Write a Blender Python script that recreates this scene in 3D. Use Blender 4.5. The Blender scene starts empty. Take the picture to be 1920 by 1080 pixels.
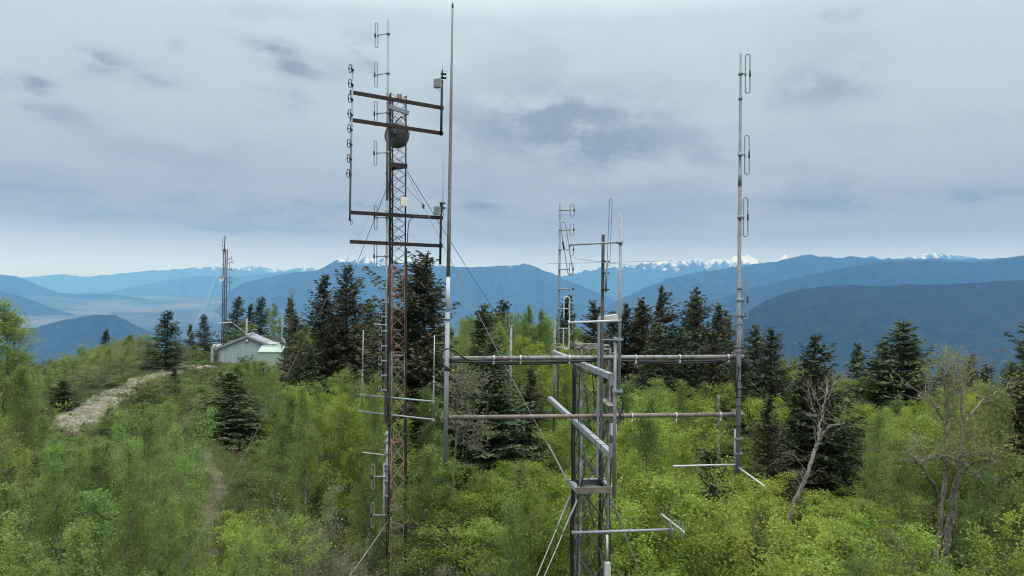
import bpy, math, random
import numpy as np
from mathutils import Vector, Matrix

# ------------------------------------------------------------------ camera, sky, sun
scene = bpy.context.scene
COL = scene.collection
F = 1321.0
CAMZ = 12.0
PITCH = math.atan(31 / F)
ROLL = math.radians(0.8)
_R = np.array([1.0, 0, 0]); _U = np.array([0, -math.sin(PITCH), math.cos(PITCH)])
FWD = np.array([0, math.cos(PITCH), math.sin(PITCH)])
RIGHT = math.cos(ROLL) * _R + math.sin(ROLL) * _U
UP = -math.sin(ROLL) * _R + math.cos(ROLL) * _U
CAM = np.array([0, 0, CAMZ])
cam_data = bpy.data.cameras.new("camera")
cam_data.sensor_width = 36.0
cam_data.lens = 36.0 * F / 1920.0
cam_data.clip_start = 0.1
cam_data.clip_end = 200000.0
cam = bpy.data.objects.new("camera", cam_data)
COL.objects.link(cam)
cam.matrix_world = Matrix(((RIGHT[0], UP[0], -FWD[0], 0), (RIGHT[1], UP[1], -FWD[1], 0),
                           (RIGHT[2], UP[2], -FWD[2], CAMZ), (0, 0, 0, 1)))
scene.camera = cam
scene.render.resolution_x = 1024
scene.render.resolution_y = 576
scene.view_settings.view_transform = 'Standard'
scene.view_settings.look = 'None'
scene.view_settings.exposure = 0.0
scene.view_settings.gamma = 1.0
cy = scene.cycles
cy.max_bounces = 5
cy.diffuse_bounces = 3
cy.glossy_bounces = 2
cy.transmission_bounces = 4
cy.transparent_max_bounces = 4
cy.volume_bounces = 0
cy.filter_width = 1.1

SUN_EL = math.radians(58)
SUN_AZ = math.radians(140)          # compass direction the sun stands in, measured from +Y towards +X


class NT:
    """small helper that wires shader nodes"""
    def __init__(self, tree):
        self.t = tree
        tree.nodes.clear()

    def n(self, kind, **kw):
        nd = self.t.nodes.new(kind)
        for k, v in kw.items():
            setattr(nd, k, v)
        return nd

    def put(self, sock, val):
        if isinstance(val, bpy.types.NodeSocket):
            self.t.links.new(val, sock)
        elif val is not None:
            sock.default_value = val

    def math(self, op, a, b=None, c=None, clamp=False):
        nd = self.n('ShaderNodeMath', operation=op, use_clamp=clamp)
        self.put(nd.inputs[0], a); self.put(nd.inputs[1], b); self.put(nd.inputs[2], c)
        return nd.outputs[0]

    def mix(self, f, a, b, blend='MIX'):
        nd = self.n('ShaderNodeMix', data_type='RGBA', blend_type=blend)
        nd.clamp_factor = True
        self.put(nd.inputs[0], f); self.put(nd.inputs[6], a); self.put(nd.inputs[7], b)
        return nd.outputs[2]

    def noise(self, vec, scale, detail=4.0, rough=0.55, dist=0.0):
        nd = self.n('ShaderNodeTexNoise')
        self.put(nd.inputs['Vector'], vec)
        nd.inputs['Scale'].default_value = scale
        nd.inputs['Detail'].default_value = detail
        nd.inputs['Roughness'].default_value = rough
        nd.inputs['Distortion'].default_value = dist
        return nd.outputs['Fac']

    def ramp(self, f, stops, interp='LINEAR'):
        nd = self.n('ShaderNodeValToRGB')
        cr = nd.color_ramp
        cr.interpolation = interp
        while len(cr.elements) < len(stops):
            cr.elements.new(0.5)
        for e, (p, c) in zip(cr.elements, stops):
            e.position = p
            e.color = (c, c, c, 1) if isinstance(c, (int, float)) else (c[0], c[1], c[2], 1)
        self.put(nd.inputs[0], f)
        return nd.outputs[0]

    def vmath(self, op, a, b=None):
        nd = self.n('ShaderNodeVectorMath', operation=op)
        self.put(nd.inputs[0], a)
        if b is not None:
            self.put(nd.inputs[1], b)
        return nd.outputs[0]


def lin(r, g, b):
    f = lambda c: c / 12.92 if c <= 0.04045 else ((c + 0.055) / 1.055) ** 2.4
    return tuple(f(c / 255.0) for c in (r, g, b))


def build_world():
    w = bpy.data.worlds.new("World")
    scene.world = w
    w.use_nodes = True
    t = NT(w.node_tree)
    out = t.n('ShaderNodeOutputWorld')
    bg = t.n('ShaderNodeBackground')
    STR = 0.1
    bg.inputs[1].default_value = STR
    sky = t.n('ShaderNodeTexSky', sky_type='NISHITA')
    sky.sun_disc = False
    sky.sun_elevation = SUN_EL
    sky.sun_rotation = SUN_AZ
    sky.altitude = 900
    d = t.n('ShaderNodeTexCoord').outputs['Generated']
    sp = t.n('ShaderNodeSeparateXYZ')
    t.put(sp.inputs[0], d)
    x, y, z = sp.outputs
    el = t.math('ARCSINE', z)
    az = t.math('ARCTAN2', x, y)
    # overcast brightness by elevation (0 .. 90 deg)
    e01 = t.math('DIVIDE', el, math.pi / 2, clamp=True)
    deg = lambda a: a / 90.0
    base = t.ramp(e01, [(0.0, lin(196, 199, 203)), (deg(3.0), lin(193, 197, 203)), (deg(5.4), lin(156, 157, 154)),
                        (deg(9.0), lin(168, 174, 178)), (deg(14), lin(190, 201, 208)),
                        (deg(22), lin(208, 224, 232)), (deg(38), (2.4, 2.5, 2.55)), (1.0, (4.9, 5.0, 5.0))])
    # cloud layer: direction projected on a flat deck
    inv = t.math('DIVIDE', 1.0, t.math('ADD', t.math('MAXIMUM', z, 0.0), 0.13))
    cv = t.n('ShaderNodeCombineXYZ')
    t.put(cv.inputs[0], t.math('MULTIPLY', x, inv)); t.put(cv.inputs[1], t.math('MULTIPLY', y, inv))
    deck = cv.outputs[0]
    n1 = t.noise(deck, 0.62, 7, 0.55)
    iso = t.n('ShaderNodeCombineXYZ')
    t.put(iso.inputs[0], az); t.put(iso.inputs[1], t.math('MULTIPLY', el, 2.3)); iso.inputs[2].default_value = 0.37
    n2 = t.noise(iso.outputs[0], 4.2, 7, 0.6)
    c1 = t.ramp(n1, [(0.38, 0.0), (0.68, 1.0)], 'EASE')
    c2 = t.ramp(n2, [(0.45, 0.0), (0.72, 1.0)], 'EASE')
    # long flat streaks low over the horizon
    sv = t.n('ShaderNodeCombineXYZ')
    t.put(sv.inputs[0], t.math('MULTIPLY', az, 1.6)); t.put(sv.inputs[1], t.math('MULTIPLY', el, 16.0))
    ns = t.noise(sv.outputs[0], 1.5, 6, 0.6, 0.4)
    cs = t.ramp(ns, [(0.42, 0.0), (0.66, 1.0)], 'EASE')
    low = t.ramp(e01, [(deg(1.5), 0.25), (deg(4.5), 0.6), (deg(7), 1.0), (deg(12), 0.25), (deg(18), 0.0)])
    hi = t.ramp(e01, [(deg(4), 0.25), (deg(10), 1.0), (deg(30), 0.55)])
    dark = t.math('ADD', t.math('MULTIPLY', t.math('MULTIPLY', c1, hi), 0.13),
                  t.math('MULTIPLY', t.math('MULTIPLY', c2, hi), 0.17))
    dark = t.math('ADD', dark, t.math('MULTIPLY', t.math('MULTIPLY', cs, low), 0.15))
    # individual grey cloud patches (azimuth, elevation, half sizes in rad, strength)
    wob = t.n('ShaderNodeTexNoise'); t.put(wob.inputs['Vector'], iso.outputs[0])
    wob.inputs['Scale'].default_value = 11.0; wob.inputs['Detail'].default_value = 5.0
    wsep = t.n('ShaderNodeSeparateColor'); t.put(wsep.inputs[0], wob.outputs['Color'])
    waz = t.math('ADD', az, t.math('MULTIPLY', t.math('SUBTRACT', wsep.outputs[0], 0.5), 0.11))
    wel = t.math('ADD', el, t.math('MULTIPLY', t.math('SUBTRACT', wsep.outputs[1], 0.5), 0.05))
    rag = t.ramp(t.noise(iso.outputs[0], 8.5, 8, 0.66), [(0.38, 0.0), (0.60, 1.0)], 'EASE')
    for px, py, sx, sy, a in [(1060, 225, 180, 60, .34), (1180, 290, 170, 45, .22), (190, 118, 40, 20, .40),
                              (22, 155, 40, 14, .46), (505, 80, 52, 15, .38), (560, 122, 62, 17, .42),
                              (520, 185, 50, 20, .24), (335, 75, 26, 8, .26), (310, 158, 28, 10, .26),
                              (100, 220, 55, 13, .24), (670, 95, 32, 26, .22), (1735, 360, 110, 18, .30),
                              (1540, 165, 90, 32, .26), (1570, 15, 70, 14, .15), (1500, 375, 150, 26, .16),
                              (560, 400, 380, 16, .26), (1000, 400, 360, 26, .14), (250, 280, 160, 26, .10),
                              (1290, 330, 200, 30, .14), (470, 20, 60, 18, .12), (1650, 300, 50, 8, .12), (300, 416, 420, 6, .22), (760, 384, 300, 6, .20), (1760, 372, 170, 8, .2), (1150, 442, 300, 5, .14), (120, 360, 260, 8, .14)]:
        a0 = math.atan((px - 960) / F)
        e0 = math.atan((571 + (px - 960) * math.tan(ROLL) - py) / F * math.cos(a0))
        dx = t.math('DIVIDE', t.math('SUBTRACT', waz, a0), sx / F)
        dy = t.math('DIVIDE', t.math('SUBTRACT', wel, e0), sy / F)
        r2 = t.math('ADD', t.math('MULTIPLY', dx, dx), t.math('MULTIPLY', dy, dy))
        g = t.math('EXPONENT', t.math('MULTIPLY', r2, -0.9))
        dark = t.math('ADD', dark, t.math('MULTIPLY', t.math('MULTIPLY', g, a * 1.55), rag))
    dark = t.math('MINIMUM', dark, 0.62)
    shade = t.mix(dark, (1, 1, 1, 1), (0.22, 0.235, 0.265, 1))
    col = t.mix(1.0, base, shade, 'MULTIPLY')
    # sheet of overcast over the clear-sky model
    nb = t.math('MULTIPLY', t.math('GREATER_THAN', z, -0.02), 0.06)
    up = t.n('ShaderNodeVectorMath', operation='SCALE')
    t.put(up.inputs[0], col); up.inputs[3].default_value = 1.0 / STR
    fin = t.mix(nb, up.outputs[0], sky.outputs[0])
    t.put(bg.inputs[0], fin)
    t.put(out.inputs[0], bg.outputs[0])


build_world()
sun_data = bpy.data.lights.new("sun", 'SUN')
sun_data.energy = 1.1
sun_data.angle = math.radians(25)
sun_data.color = (1.0, 0.95, 0.86)
sun = bpy.data.objects.new("sun", sun_data)
COL.objects.link(sun)
sdir = Vector((math.sin(SUN_AZ) * math.cos(SUN_EL), math.cos(SUN_AZ) * math.cos(SUN_EL), math.sin(SUN_EL)))
sun.rotation_euler = sdir.to_track_quat('Z', 'Y').to_euler()
sun.location = (0, 0, 60)


# ------------------------------------------------------------------ placing helpers
def W(px, py, d):
    """world point that stands d metres in front of the camera in the direction of a photo pixel"""
    return CAM + d * (FWD + (px - 960) / F * RIGHT + (540 - py) / F * UP)


def proj(p):
    q = np.asarray(p, float) - CAM
    d = q @ FWD
    return 960 + F * (q @ RIGHT) / d, 540 - F * (q @ UP) / d, d


def z_at(x, y, py):
    """height on the vertical line (x, y) that shows at photo row py"""
    a = np.array([x, y, 0.0]) - CAM
    k = (540 - py) / F
    return (k * (a @ FWD) - a @ UP) / (UP[2] - k * FWD[2])


rng = np.random.default_rng(7)


def vnoise(x, y, seed=0):
    xi = np.floor(x).astype(np.int64); yi = np.floor(y).astype(np.int64)
    fx = x - xi; fy = y - yi
    fx = fx * fx * fx * (fx * (fx * 6 - 15) + 10); fy = fy * fy * fy * (fy * (fy * 6 - 15) + 10)

    def h(a, b):
        v = (a * 374761393 + b * 668265263 + seed * 974711) & 0xFFFFFFFF
        v = ((v ^ (v >> 13)) * 1274126177) & 0xFFFFFFFF
        return ((v ^ (v >> 16)) & 0xFFFF) / 65535.0
    return (h(xi, yi) * (1 - fx) + h(xi + 1, yi) * fx) * (1 - fy) + (h(xi, yi + 1) * (1 - fx) + h(xi + 1, yi + 1) * fx) * fy


def fbm(x, y, oct=5, seed=0, gain=0.5):
    s = np.zeros_like(x, dtype=float); a = 1.0; n = 0.0
    for o in range(oct):
        s += a * vnoise(x * 2 ** o + 13.7 * o, y * 2 ** o + 5.1 * o, seed + o); n += a; a *= gain
    return s / n


def ridged(x, y, oct=5, seed=0, gain=0.5):
    s = np.zeros_like(x, dtype=float); a = 1.0; n = 0.0
    for o in range(oct):
        s += a * (1 - np.abs(2 * vnoise(x * 2 ** o + 3.3 * o, y * 2 ** o + 9.1 * o, seed + o) - 1)); n += a; a *= gain
    return s / n


# ---- terrain of the hilltop: thin-plate surface through surveyed points
def _ctl(px, py, d):
    p = W(px, py, d)
    return (p[0], p[1], p[2])


def _gz(px, d, z):
    return ((px - 960) / F * d, d, z)


CTL = [_ctl(150, 800, 40), _ctl(205, 758, 46), _ctl(270, 716, 56), _ctl(385, 686, 66), _ctl(465, 688, 70),
       _ctl(375, 840, 37), _ctl(410, 890, 33), _ctl(402, 955, 27),
       _gz(1107, 16.3, 0), _gz(745, 25, 0.6), _gz(420, 20, 2.6), _gz(100, 20, 2.6), _gz(0, 30, 3.4), _gz(-300, 22, 2),
       _gz(0, 60, 4.2), _gz(0, 90, 2.0), _gz(300, 90, 4.2), _gz(480, 90, 4.4), _gz(600, 60, 3.8), _gz(800, 40, 2.2),
       _gz(800, 70, 3.4), _gz(1000, 60, 2.6), _gz(1300, 50, 2), _gz(1300, 75, 1), _gz(1700, 50, .3), _gz(1600, 30, 0),
       _gz(1900, 25, 0), _gz(2200, 35, -1), _gz(1900, 85, -4), _gz(1650, 85, -3), _gz(1300, 9, -.4), _gz(700, 12, .6),
       _gz(300, 10, 1.6), _gz(960, -12, 0), _gz(960, 35, 1.2), _gz(-200, 60, 2.5), _gz(960, 100, 1.5),
       _gz(560, 40, 3.0), _gz(560, 26, 2.0), (-30, -10, 0), (35, -10, -1)]
CTL = np.array(CTL)


def _tps(r2):
    return np.where(r2 > 1e-9, r2 * np.log(r2 + 1e-12), 0.0)


_n = len(CTL)
_A = np.zeros((_n + 3, _n + 3))
_d2 = ((CTL[:, None, :2] - CTL[None, :, :2]) ** 2).sum(-1)
_A[:_n, :_n] = _tps(_d2) + np.eye(_n) * 4.0
_A[:_n, _n] = 1; _A[:_n, _n + 1:] = CTL[:, :2]
_A[_n, :_n] = 1; _A[_n + 1:, :_n] = CTL[:, :2].T
_sol = np.linalg.solve(_A, np.concatenate([CTL[:, 2], [0, 0, 0]]))


def terrain(x, y):
    x = np.atleast_1d(np.asarray(x, float)); y = np.atleast_1d(np.asarray(y, float))
    xc = np.clip(x, -75, 75); yc = np.clip(y, -20, 105)
    z = _sol[_n] + _sol[_n + 1] * xc + _sol[_n + 2] * yc
    for i in range(_n):
        z = z + _sol[i] * _tps((xc - CTL[i, 0]) ** 2 + (yc - CTL[i, 1]) ** 2)
    z = np.clip(z, -6, 7)
    far = np.sqrt(((x + 8) / 1.05) ** 2 + (y - 45) ** 2)
    over = np.maximum(far - 62, 0)
    z = z - 0.62 * over * over / (over + 60)
    z = z + 0.35 * (fbm(x * 0.22, y * 0.22, 4, 5) - 0.5)
    return np.maximum(z, -848.0)


def T(x, y):
    return float(terrain(x, y)[0])


# ------------------------------------------------------------------ mesh helpers
class MB:
    """collects quads / triangles, then links them as ONE mesh object"""
    def __init__(self):
        self.v = []; self.f = []; self.n = 0; self.fa = {}

    def add(self, verts, faces):
        verts = np.asarray(verts, float)
        self.v.append(verts)
        for fc in faces:
            self.f.append([i + self.n for i in fc])
        self.n += len(verts)
        return self

    def tube(self, pts, r, n=8, caps=True):
        pts = [np.asarray(p, float) for p in pts]
        if not hasattr(r, '__len__'):
            r = [r] * len(pts)
        P = np.array(pts)
        tan = np.gradient(P, axis=0)
        tan /= np.linalg.norm(tan, axis=1)[:, None] + 1e-12
        ref = np.array([0, 0, 1.0]) if abs(tan[0][2]) < 0.9 else np.array([1.0, 0, 0])
        a = np.cross(tan[0], ref); a /= np.linalg.norm(a)
        rings = []
        ang = np.linspace(0, 2 * np.pi, n, endpoint=False)
        for i in range(len(P)):
            a = a - tan[i] * (a @ tan[i]); a /= np.linalg.norm(a) + 1e-12
            b = np.cross(tan[i], a)
            rings.append(P[i] + r[i] * (np.cos(ang)[:, None] * a + np.sin(ang)[:, None] * b))
        fs = []
        for i in range(len(P) - 1):
            for k in range(n):
                k2 = (k + 1) % n
                fs.append((i * n + k, i * n + k2, (i + 1) * n + k2, (i + 1) * n + k))
        if caps:
            fs.append(tuple(range(n - 1, -1, -1)))
            fs.append(tuple((len(P) - 1) * n + k for k in range(n)))
        return self.add(np.concatenate(rings), fs)

    def rod(self, p0, p1, r, n=8):
        return self.tube([p0, p1], r, n)

    def bar(self, p0, p1, w, h, upv=(0, 0, 1)):
        p0 = np.asarray(p0, float); p1 = np.asarray(p1, float)
        t = p1 - p0; t /= np.linalg.norm(t)
        a = np.cross(t, np.asarray(upv, float)); a /= np.linalg.norm(a)
        b = np.cross(a, t)
        vs = []
        for p in (p0, p1):
            for s, q in ((-1, -1), (1, -1), (1, 1), (-1, 1)):
                vs.append(p + a * s * w / 2 + b * q * h / 2)
        return self.add(vs, [(0, 1, 2, 3), (7, 6, 5, 4), (0, 4, 5, 1), (1, 5, 6, 2), (2, 6, 7, 3), (3, 7, 4, 0)])

    def box(self, c, sx, sy, sz, rz=0.0):
        c = np.asarray(c, float)
        u = np.array([math.cos(rz), math.sin(rz), 0])
        return self.bar(c - u * sx / 2, c + u * sx / 2, sy, sz)

    def hollow(self, p0, p1, w, th):
        """square hollow section along p0 -> p1"""
        p0 = np.asarray(p0, float); p1 = np.asarray(p1, float)
        t = p1 - p0; t /= np.linalg.norm(t)
        a = np.cross(t, (0, 0, 1.0)); a /= np.linalg.norm(a)
        b = np.cross(a, t)
        vs = []
        for p in (p0, p1):
            for q in (w / 2, w / 2 - th):
                for s, k in ((-1, -1), (1, -1), (1, 1), (-1, 1)):
                    vs.append(p + a * s * q + b * k * q)
        fs = []
        for k in range(4):
            k2 = (k + 1) % 4
            fs += [(k, k2, 8 + k2, 8 + k), (4 + k2, 4 + k, 12 + k, 12 + k2), (k2, k, 4 + k, 4 + k2), (8 + k, 8 + k2, 12 + k2, 12 + k)]
        return self.add(vs, fs)

    def channel(self, p0, p1, w, h, th, side=1):
        """C section: web plus two flanges"""
        p0 = np.asarray(p0, float); p1 = np.asarray(p1, float)
        t = p1 - p0; t /= np.linalg.norm(t)
        a = np.cross(t, (0, 0, 1.0)); a /= np.linalg.norm(a)
        b = np.cross(a, t)
        self.bar(p0, p1, th, h)
        off = a * side * (w / 2 + th / 2)
        self.bar(p0 + off + b * (h / 2 - th / 2), p1 + off + b * (h / 2 - th / 2), w, th)
        self.bar(p0 + off - b * (h / 2 - th / 2), p1 + off - b * (h / 2 - th / 2), w, th)
        return self

    def build(self, name, mat, parent=None, smooth=False, label=None):
        me = bpy.data.meshes.new(name)
        org = np.array(ROOTLOC.get(parent.name, (0, 0, 0))) if parent is not None else np.zeros(3)
        V = np.concatenate(self.v) - org
        me.from_pydata(V.tolist(), [], self.f)
        me.materials.append(mat)
        if smooth:
            me.polygons.foreach_set('use_smooth', [True] * len(me.polygons))
        me.update()
        o = bpy.data.objects.new(name, me)
        COL.objects.link(o)
        if parent is not None:
            o.parent = parent
            ROOTLOC[o.name] = tuple(org)
        if label:
            o['label'] = label
        return o


ROOTLOC = {}


def tag(o, label=None, cat=None, group=None, kind=None):
    if label: o['label'] = label
    if cat: o['category'] = cat
    if group: o['group'] = group
    if kind: o['kind'] = kind
    return o


def empty(name, loc, label, cat, group=None):
    o = bpy.data.objects.new(name, None)
    COL.objects.link(o)
    o.location = tuple(float(c) for c in loc)
    o.empty_display_size = 0.3
    ROOTLOC[o.name] = tuple(float(c) for c in loc)
    return tag(o, label, cat, group)


def grid_mesh(name, X, Y, Z, mat, smooth=True):
    h, w = X.shape
    V = np.stack([X, Y, Z], -1).reshape(-1, 3)
    idx = np.arange(h * w).reshape(h, w)
    Q = np.stack([idx[:-1, :-1], idx[:-1, 1:], idx[1:, 1:], idx[1:, :-1]], -1).reshape(-1, 4)
    o = quads_object(name, V, Q, mat)
    if smooth:
        o.data.polygons.foreach_set('use_smooth', [True] * len(o.data.polygons))
    return o


def quads_mesh(name, V, Q, mat, attrs=None):
    me = bpy.data.meshes.new(name)
    me.vertices.add(len(V)); me.vertices.foreach_set('co', np.asarray(V, np.float32).ravel())
    nq = len(Q)
    me.loops.add(nq * 4); me.loops.foreach_set('vertex_index', np.asarray(Q, np.int32).ravel())
    me.polygons.add(nq)
    me.polygons.foreach_set('loop_start', np.arange(0, nq * 4, 4, dtype=np.int32))
    me.update(calc_edges=True)
    for k, a in (attrs or {}).items():
        at = me.attributes.new(k, 'FLOAT', 'FACE')
        at.data.foreach_set('value', np.asarray(a, np.float32))
    me.materials.append(mat)
    return me


def quads_object(name, V, Q, mat, attrs=None):
    o = bpy.data.objects.new(name, quads_mesh(name, V, Q, mat, attrs))
    COL.objects.link(o)
    return o


# ------------------------------------------------------------------ materials
def new_mat(name):
    m = bpy.data.materials.new(name)
    m.use_nodes = True
    t = NT(m.node_tree)
    out = t.n('ShaderNodeOutputMaterial')
    return m, t, out


def bsdf(t, out, col, rough=0.6, metal=0.0, spec=None, bump=None, bstr=0.3, bdist=0.02):
    b = t.n('ShaderNodeBsdfPrincipled')
    t.put(b.inputs['Base Color'], col)
    t.put(b.inputs['Roughness'], rough)
    t.put(b.inputs['Metallic'], metal)
    if spec is not None:
        b.inputs['Specular IOR Level'].default_value = spec
    if bump is not None:
        bm = t.n('ShaderNodeBump')
        bm.inputs['Strength'].default_value = bstr
        bm.inputs['Distance'].default_value = bdist
        t.put(bm.inputs['Height'], bump)
        t.put(b.inputs['Normal'], bm.outputs[0])
    t.put(out.inputs[0], b.outputs[0])
    return b


def metal_mat(name, c1, c2, stain=None, amount=0.5, scale=6.0, rough=0.55, metal=0.25):
    m, t, out = new_mat(name)
    pos = t.n('ShaderNodeNewGeometry').outputs['Position']
    n = t.noise(pos, scale, 6, 0.65)
    col = t.mix(t.ramp(n, [(0.35, 0.0), (0.65, 1.0)]), (*c1, 1), (*c2, 1))
    if stain:
        sc = t.vmath('MULTIPLY', pos, (1.0, 1.0, 0.35))
        n2 = t.noise(sc, scale * 1.7, 5, 0.7, 0.4)
        col = t.mix(t.ramp(n2, [(0.62 - 0.3 * amount, 0.0), (0.80 - 0.3 * amount, 1.0)]), col, (*stain, 1))
    bsdf(t, out, col, rough, metal, bump=n, bstr=0.15)
    return m


def leaf_mat(name, ca, cb, cc, trans=0.5, objvar=0.46, rough=0.6):
    """leaves: two greens per leaf, a third tint per tree, light passing through"""
    m, t, out = new_mat(name)
    at = t.n('ShaderNodeAttribute', attribute_name='rnd').outputs['Fac']
    cl = t.n('ShaderNodeAttribute', attribute_name='clump').outputs['Fac']
    ob = t.n('ShaderNodeObjectInfo').outputs['Random']
    col = t.mix(at, (*ca, 1), (*cb, 1))
    col = t.mix(t.math('MULTIPLY', cl, 0.55), col, (*cc, 1))
    hv = t.n('ShaderNodeHueSaturation')
    t.put(hv.inputs['Hue'], t.math('ADD', 0.5 - 0.018, t.math('MULTIPLY', ob, 0.036)))
    hv.inputs['Saturation'].default_value = 0.93
    ob2 = t.math('FRACT', t.math('MULTIPLY', ob, 7.31))
    t.put(hv.inputs['Value'], t.math('ADD', 0.95 - objvar * 0.6, t.math('MULTIPLY', ob2, objvar * 1.2)))
    t.put(hv.inputs['Color'], col)
    col = hv.outputs[0]
    d = t.n('ShaderNodeBsdfDiffuse'); t.put(d.inputs[0], col)
    tr = t.n('ShaderNodeBsdfTranslucent'); t.put(tr.inputs[0], col)
    gl = t.n('ShaderNodeBsdfGlossy'); gl.inputs['Roughness'].default_value = rough
    gl.inputs[0].default_value = (0.7, 0.8, 0.75, 1)
    mx = t.n('ShaderNodeMixShader'); mx.inputs[0].default_value = trans
    t.put(mx.inputs[1], d.outputs[0]); t.put(mx.inputs[2], tr.outputs[0])
    m2 = t.n('ShaderNodeMixShader'); m2.inputs[0].default_value = 0.025
    t.put(m2.inputs[1], mx.outputs[0]); t.put(m2.inputs[2], gl.outputs[0])
    t.put(out.inputs[0], m2.outputs[0])
    return m


def bark_mat(name, c1, c2, scale=5.0):
    m, t, out = new_mat(name)
    pos = t.n('ShaderNodeTexCoord').outputs['Object']
    n = t.noise(t.vmath('MULTIPLY', pos, (1, 1, 0.6)), scale, 6, 0.75, 0.5)
    col = t.mix(t.ramp(n, [(0.40, 0.0), (0.60, 1.0)]), (*c1, 1), (*c2, 1))
    n2 = t.noise(pos, scale * 2.3, 5, 0.7)
    col = t.mix(t.ramp(n2, [(0.56, 0.0), (0.64, 0.85)]), col, (c1[0] * .45, c1[1] * .42, c1[2] * .4, 1))
    bsdf(t, out, col, 0.9, 0.0, 0.1, n, 0.6, 0.05)
    return m


M = {}
M['galv'] = metal_mat('galvanised steel', (0.1638, 0.1833, 0.2028), (0.2262, 0.2496, 0.2730), (0.1170, 0.1209, 0.1248), 0.35, 7)
M['galv_clean'] = metal_mat('clean galvanised steel', (0.2106, 0.2379, 0.2652), (0.2730, 0.3042, 0.3354), (0.1560, 0.1677, 0.1833), 0.25, 9)
M['galv_rust'] = metal_mat('weathered galvanised pipe', (0.1862, 0.1911, 0.1960), (0.2548, 0.2646, 0.2744), (0.1176, 0.0960, 0.0813), 0.6, 5)
M['galv_brown'] = metal_mat('brown weathered pipe', (0.1487, 0.1313, 0.1137), (0.2013, 0.1837, 0.1619), (0.1050, 0.0805, 0.0630), 0.5, 5)
M['leg_worn'] = metal_mat('tower leg with peeled zinc', (0.1373, 0.1560, 0.1778), (0.1934, 0.2153, 0.2402), (0.0530, 0.0437, 0.0387), 0.8, 4)
M['rust'] = metal_mat('dark rusty steel', (0.0112, 0.0068, 0.0056), (0.0198, 0.0105, 0.0081), (0.0341, 0.0136, 0.0099), 0.4, 5, 0.75, 0.1)
M['dark'] = metal_mat('dark steel', (0.0105, 0.0096, 0.0093), (0.0186, 0.0161, 0.0155), (0.0341, 0.0211, 0.0161), 0.35, 5, 0.7, 0.15)
M['steel_grey'] = metal_mat('dark weathered mast steel', (0.06, 0.064, 0.072), (0.10, 0.105, 0.115), (0.085, 0.055, 0.043), 0.5, 5, 0.65, 0.15)
M['redpaint'] = metal_mat('faded red tower paint', (0.1822, 0.0621, 0.0497), (0.2650, 0.1159, 0.0911), (0.2484, 0.1987, 0.1822), 0.55, 6, 0.7, 0.0)
M['pinkpaint'] = metal_mat('flaking orange and white paint', (0.3240, 0.1710, 0.1395), (0.3780, 0.2970, 0.2700), (0.3240, 0.3060, 0.2880), 0.7, 7, 0.7, 0.0)
M['olive'] = metal_mat('dull tower steel', (0.14, 0.125, 0.10), (0.22, 0.20, 0.17), (0.30, 0.17, 0.12), 0.4, 6, 0.7, 0.1)
M['white'] = metal_mat('white plastic', (0.3900, 0.4056, 0.4212), (0.4680, 0.4836, 0.4992), (0.3120, 0.3198, 0.3198), 0.2, 6, 0.45, 0.0)
M['cream'] = metal_mat('cream plastic', (0.62, 0.61, 0.52), (0.70, 0.69, 0.60), (0.5, 0.48, 0.40), 0.2, 6, 0.5, 0.0)
M['greybox'] = metal_mat('grey enclosure', (0.1560, 0.1794, 0.1989), (0.2106, 0.2340, 0.2535), (0.1170, 0.1287, 0.1365), 0.3, 6, 0.5, 0.05)
M['dish'] = metal_mat('grey dish', (0.05, 0.06, 0.068), (0.075, 0.088, 0.098), (0.035, 0.04, 0.044), 0.3, 3, 0.6, 0.1)
M['whip'] = metal_mat('mottled fibreglass whip', (0.1326, 0.1404, 0.1404), (0.2106, 0.2184, 0.2145), (0.0858, 0.0897, 0.0897), 0.55, 16, 0.7, 0.0)
M['black'] = metal_mat('black rubber', (0.012, 0.012, 0.013), (0.022, 0.022, 0.024), None, 0, 8, 0.55, 0.0)
M['wire'] = metal_mat('guy wire strand', (0.10, 0.105, 0.115), (0.16, 0.165, 0.175), None, 0, 8, 0.6, 0.3)
M['wire_pale'] = metal_mat('pale guy wire', (0.30, 0.32, 0.34), (0.40, 0.42, 0.44), None, 0, 8, 0.6, 0.2)
M['orange'] = metal_mat('orange tape', (0.45, 0.14, 0.08), (0.5, 0.18, 0.1), None, 0, 8, 0.6, 0.0)

# ------------------------------------------------------------------ far setting: valley, hills, mountains, haze
HAZE_BOTTOM = -851.0


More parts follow.
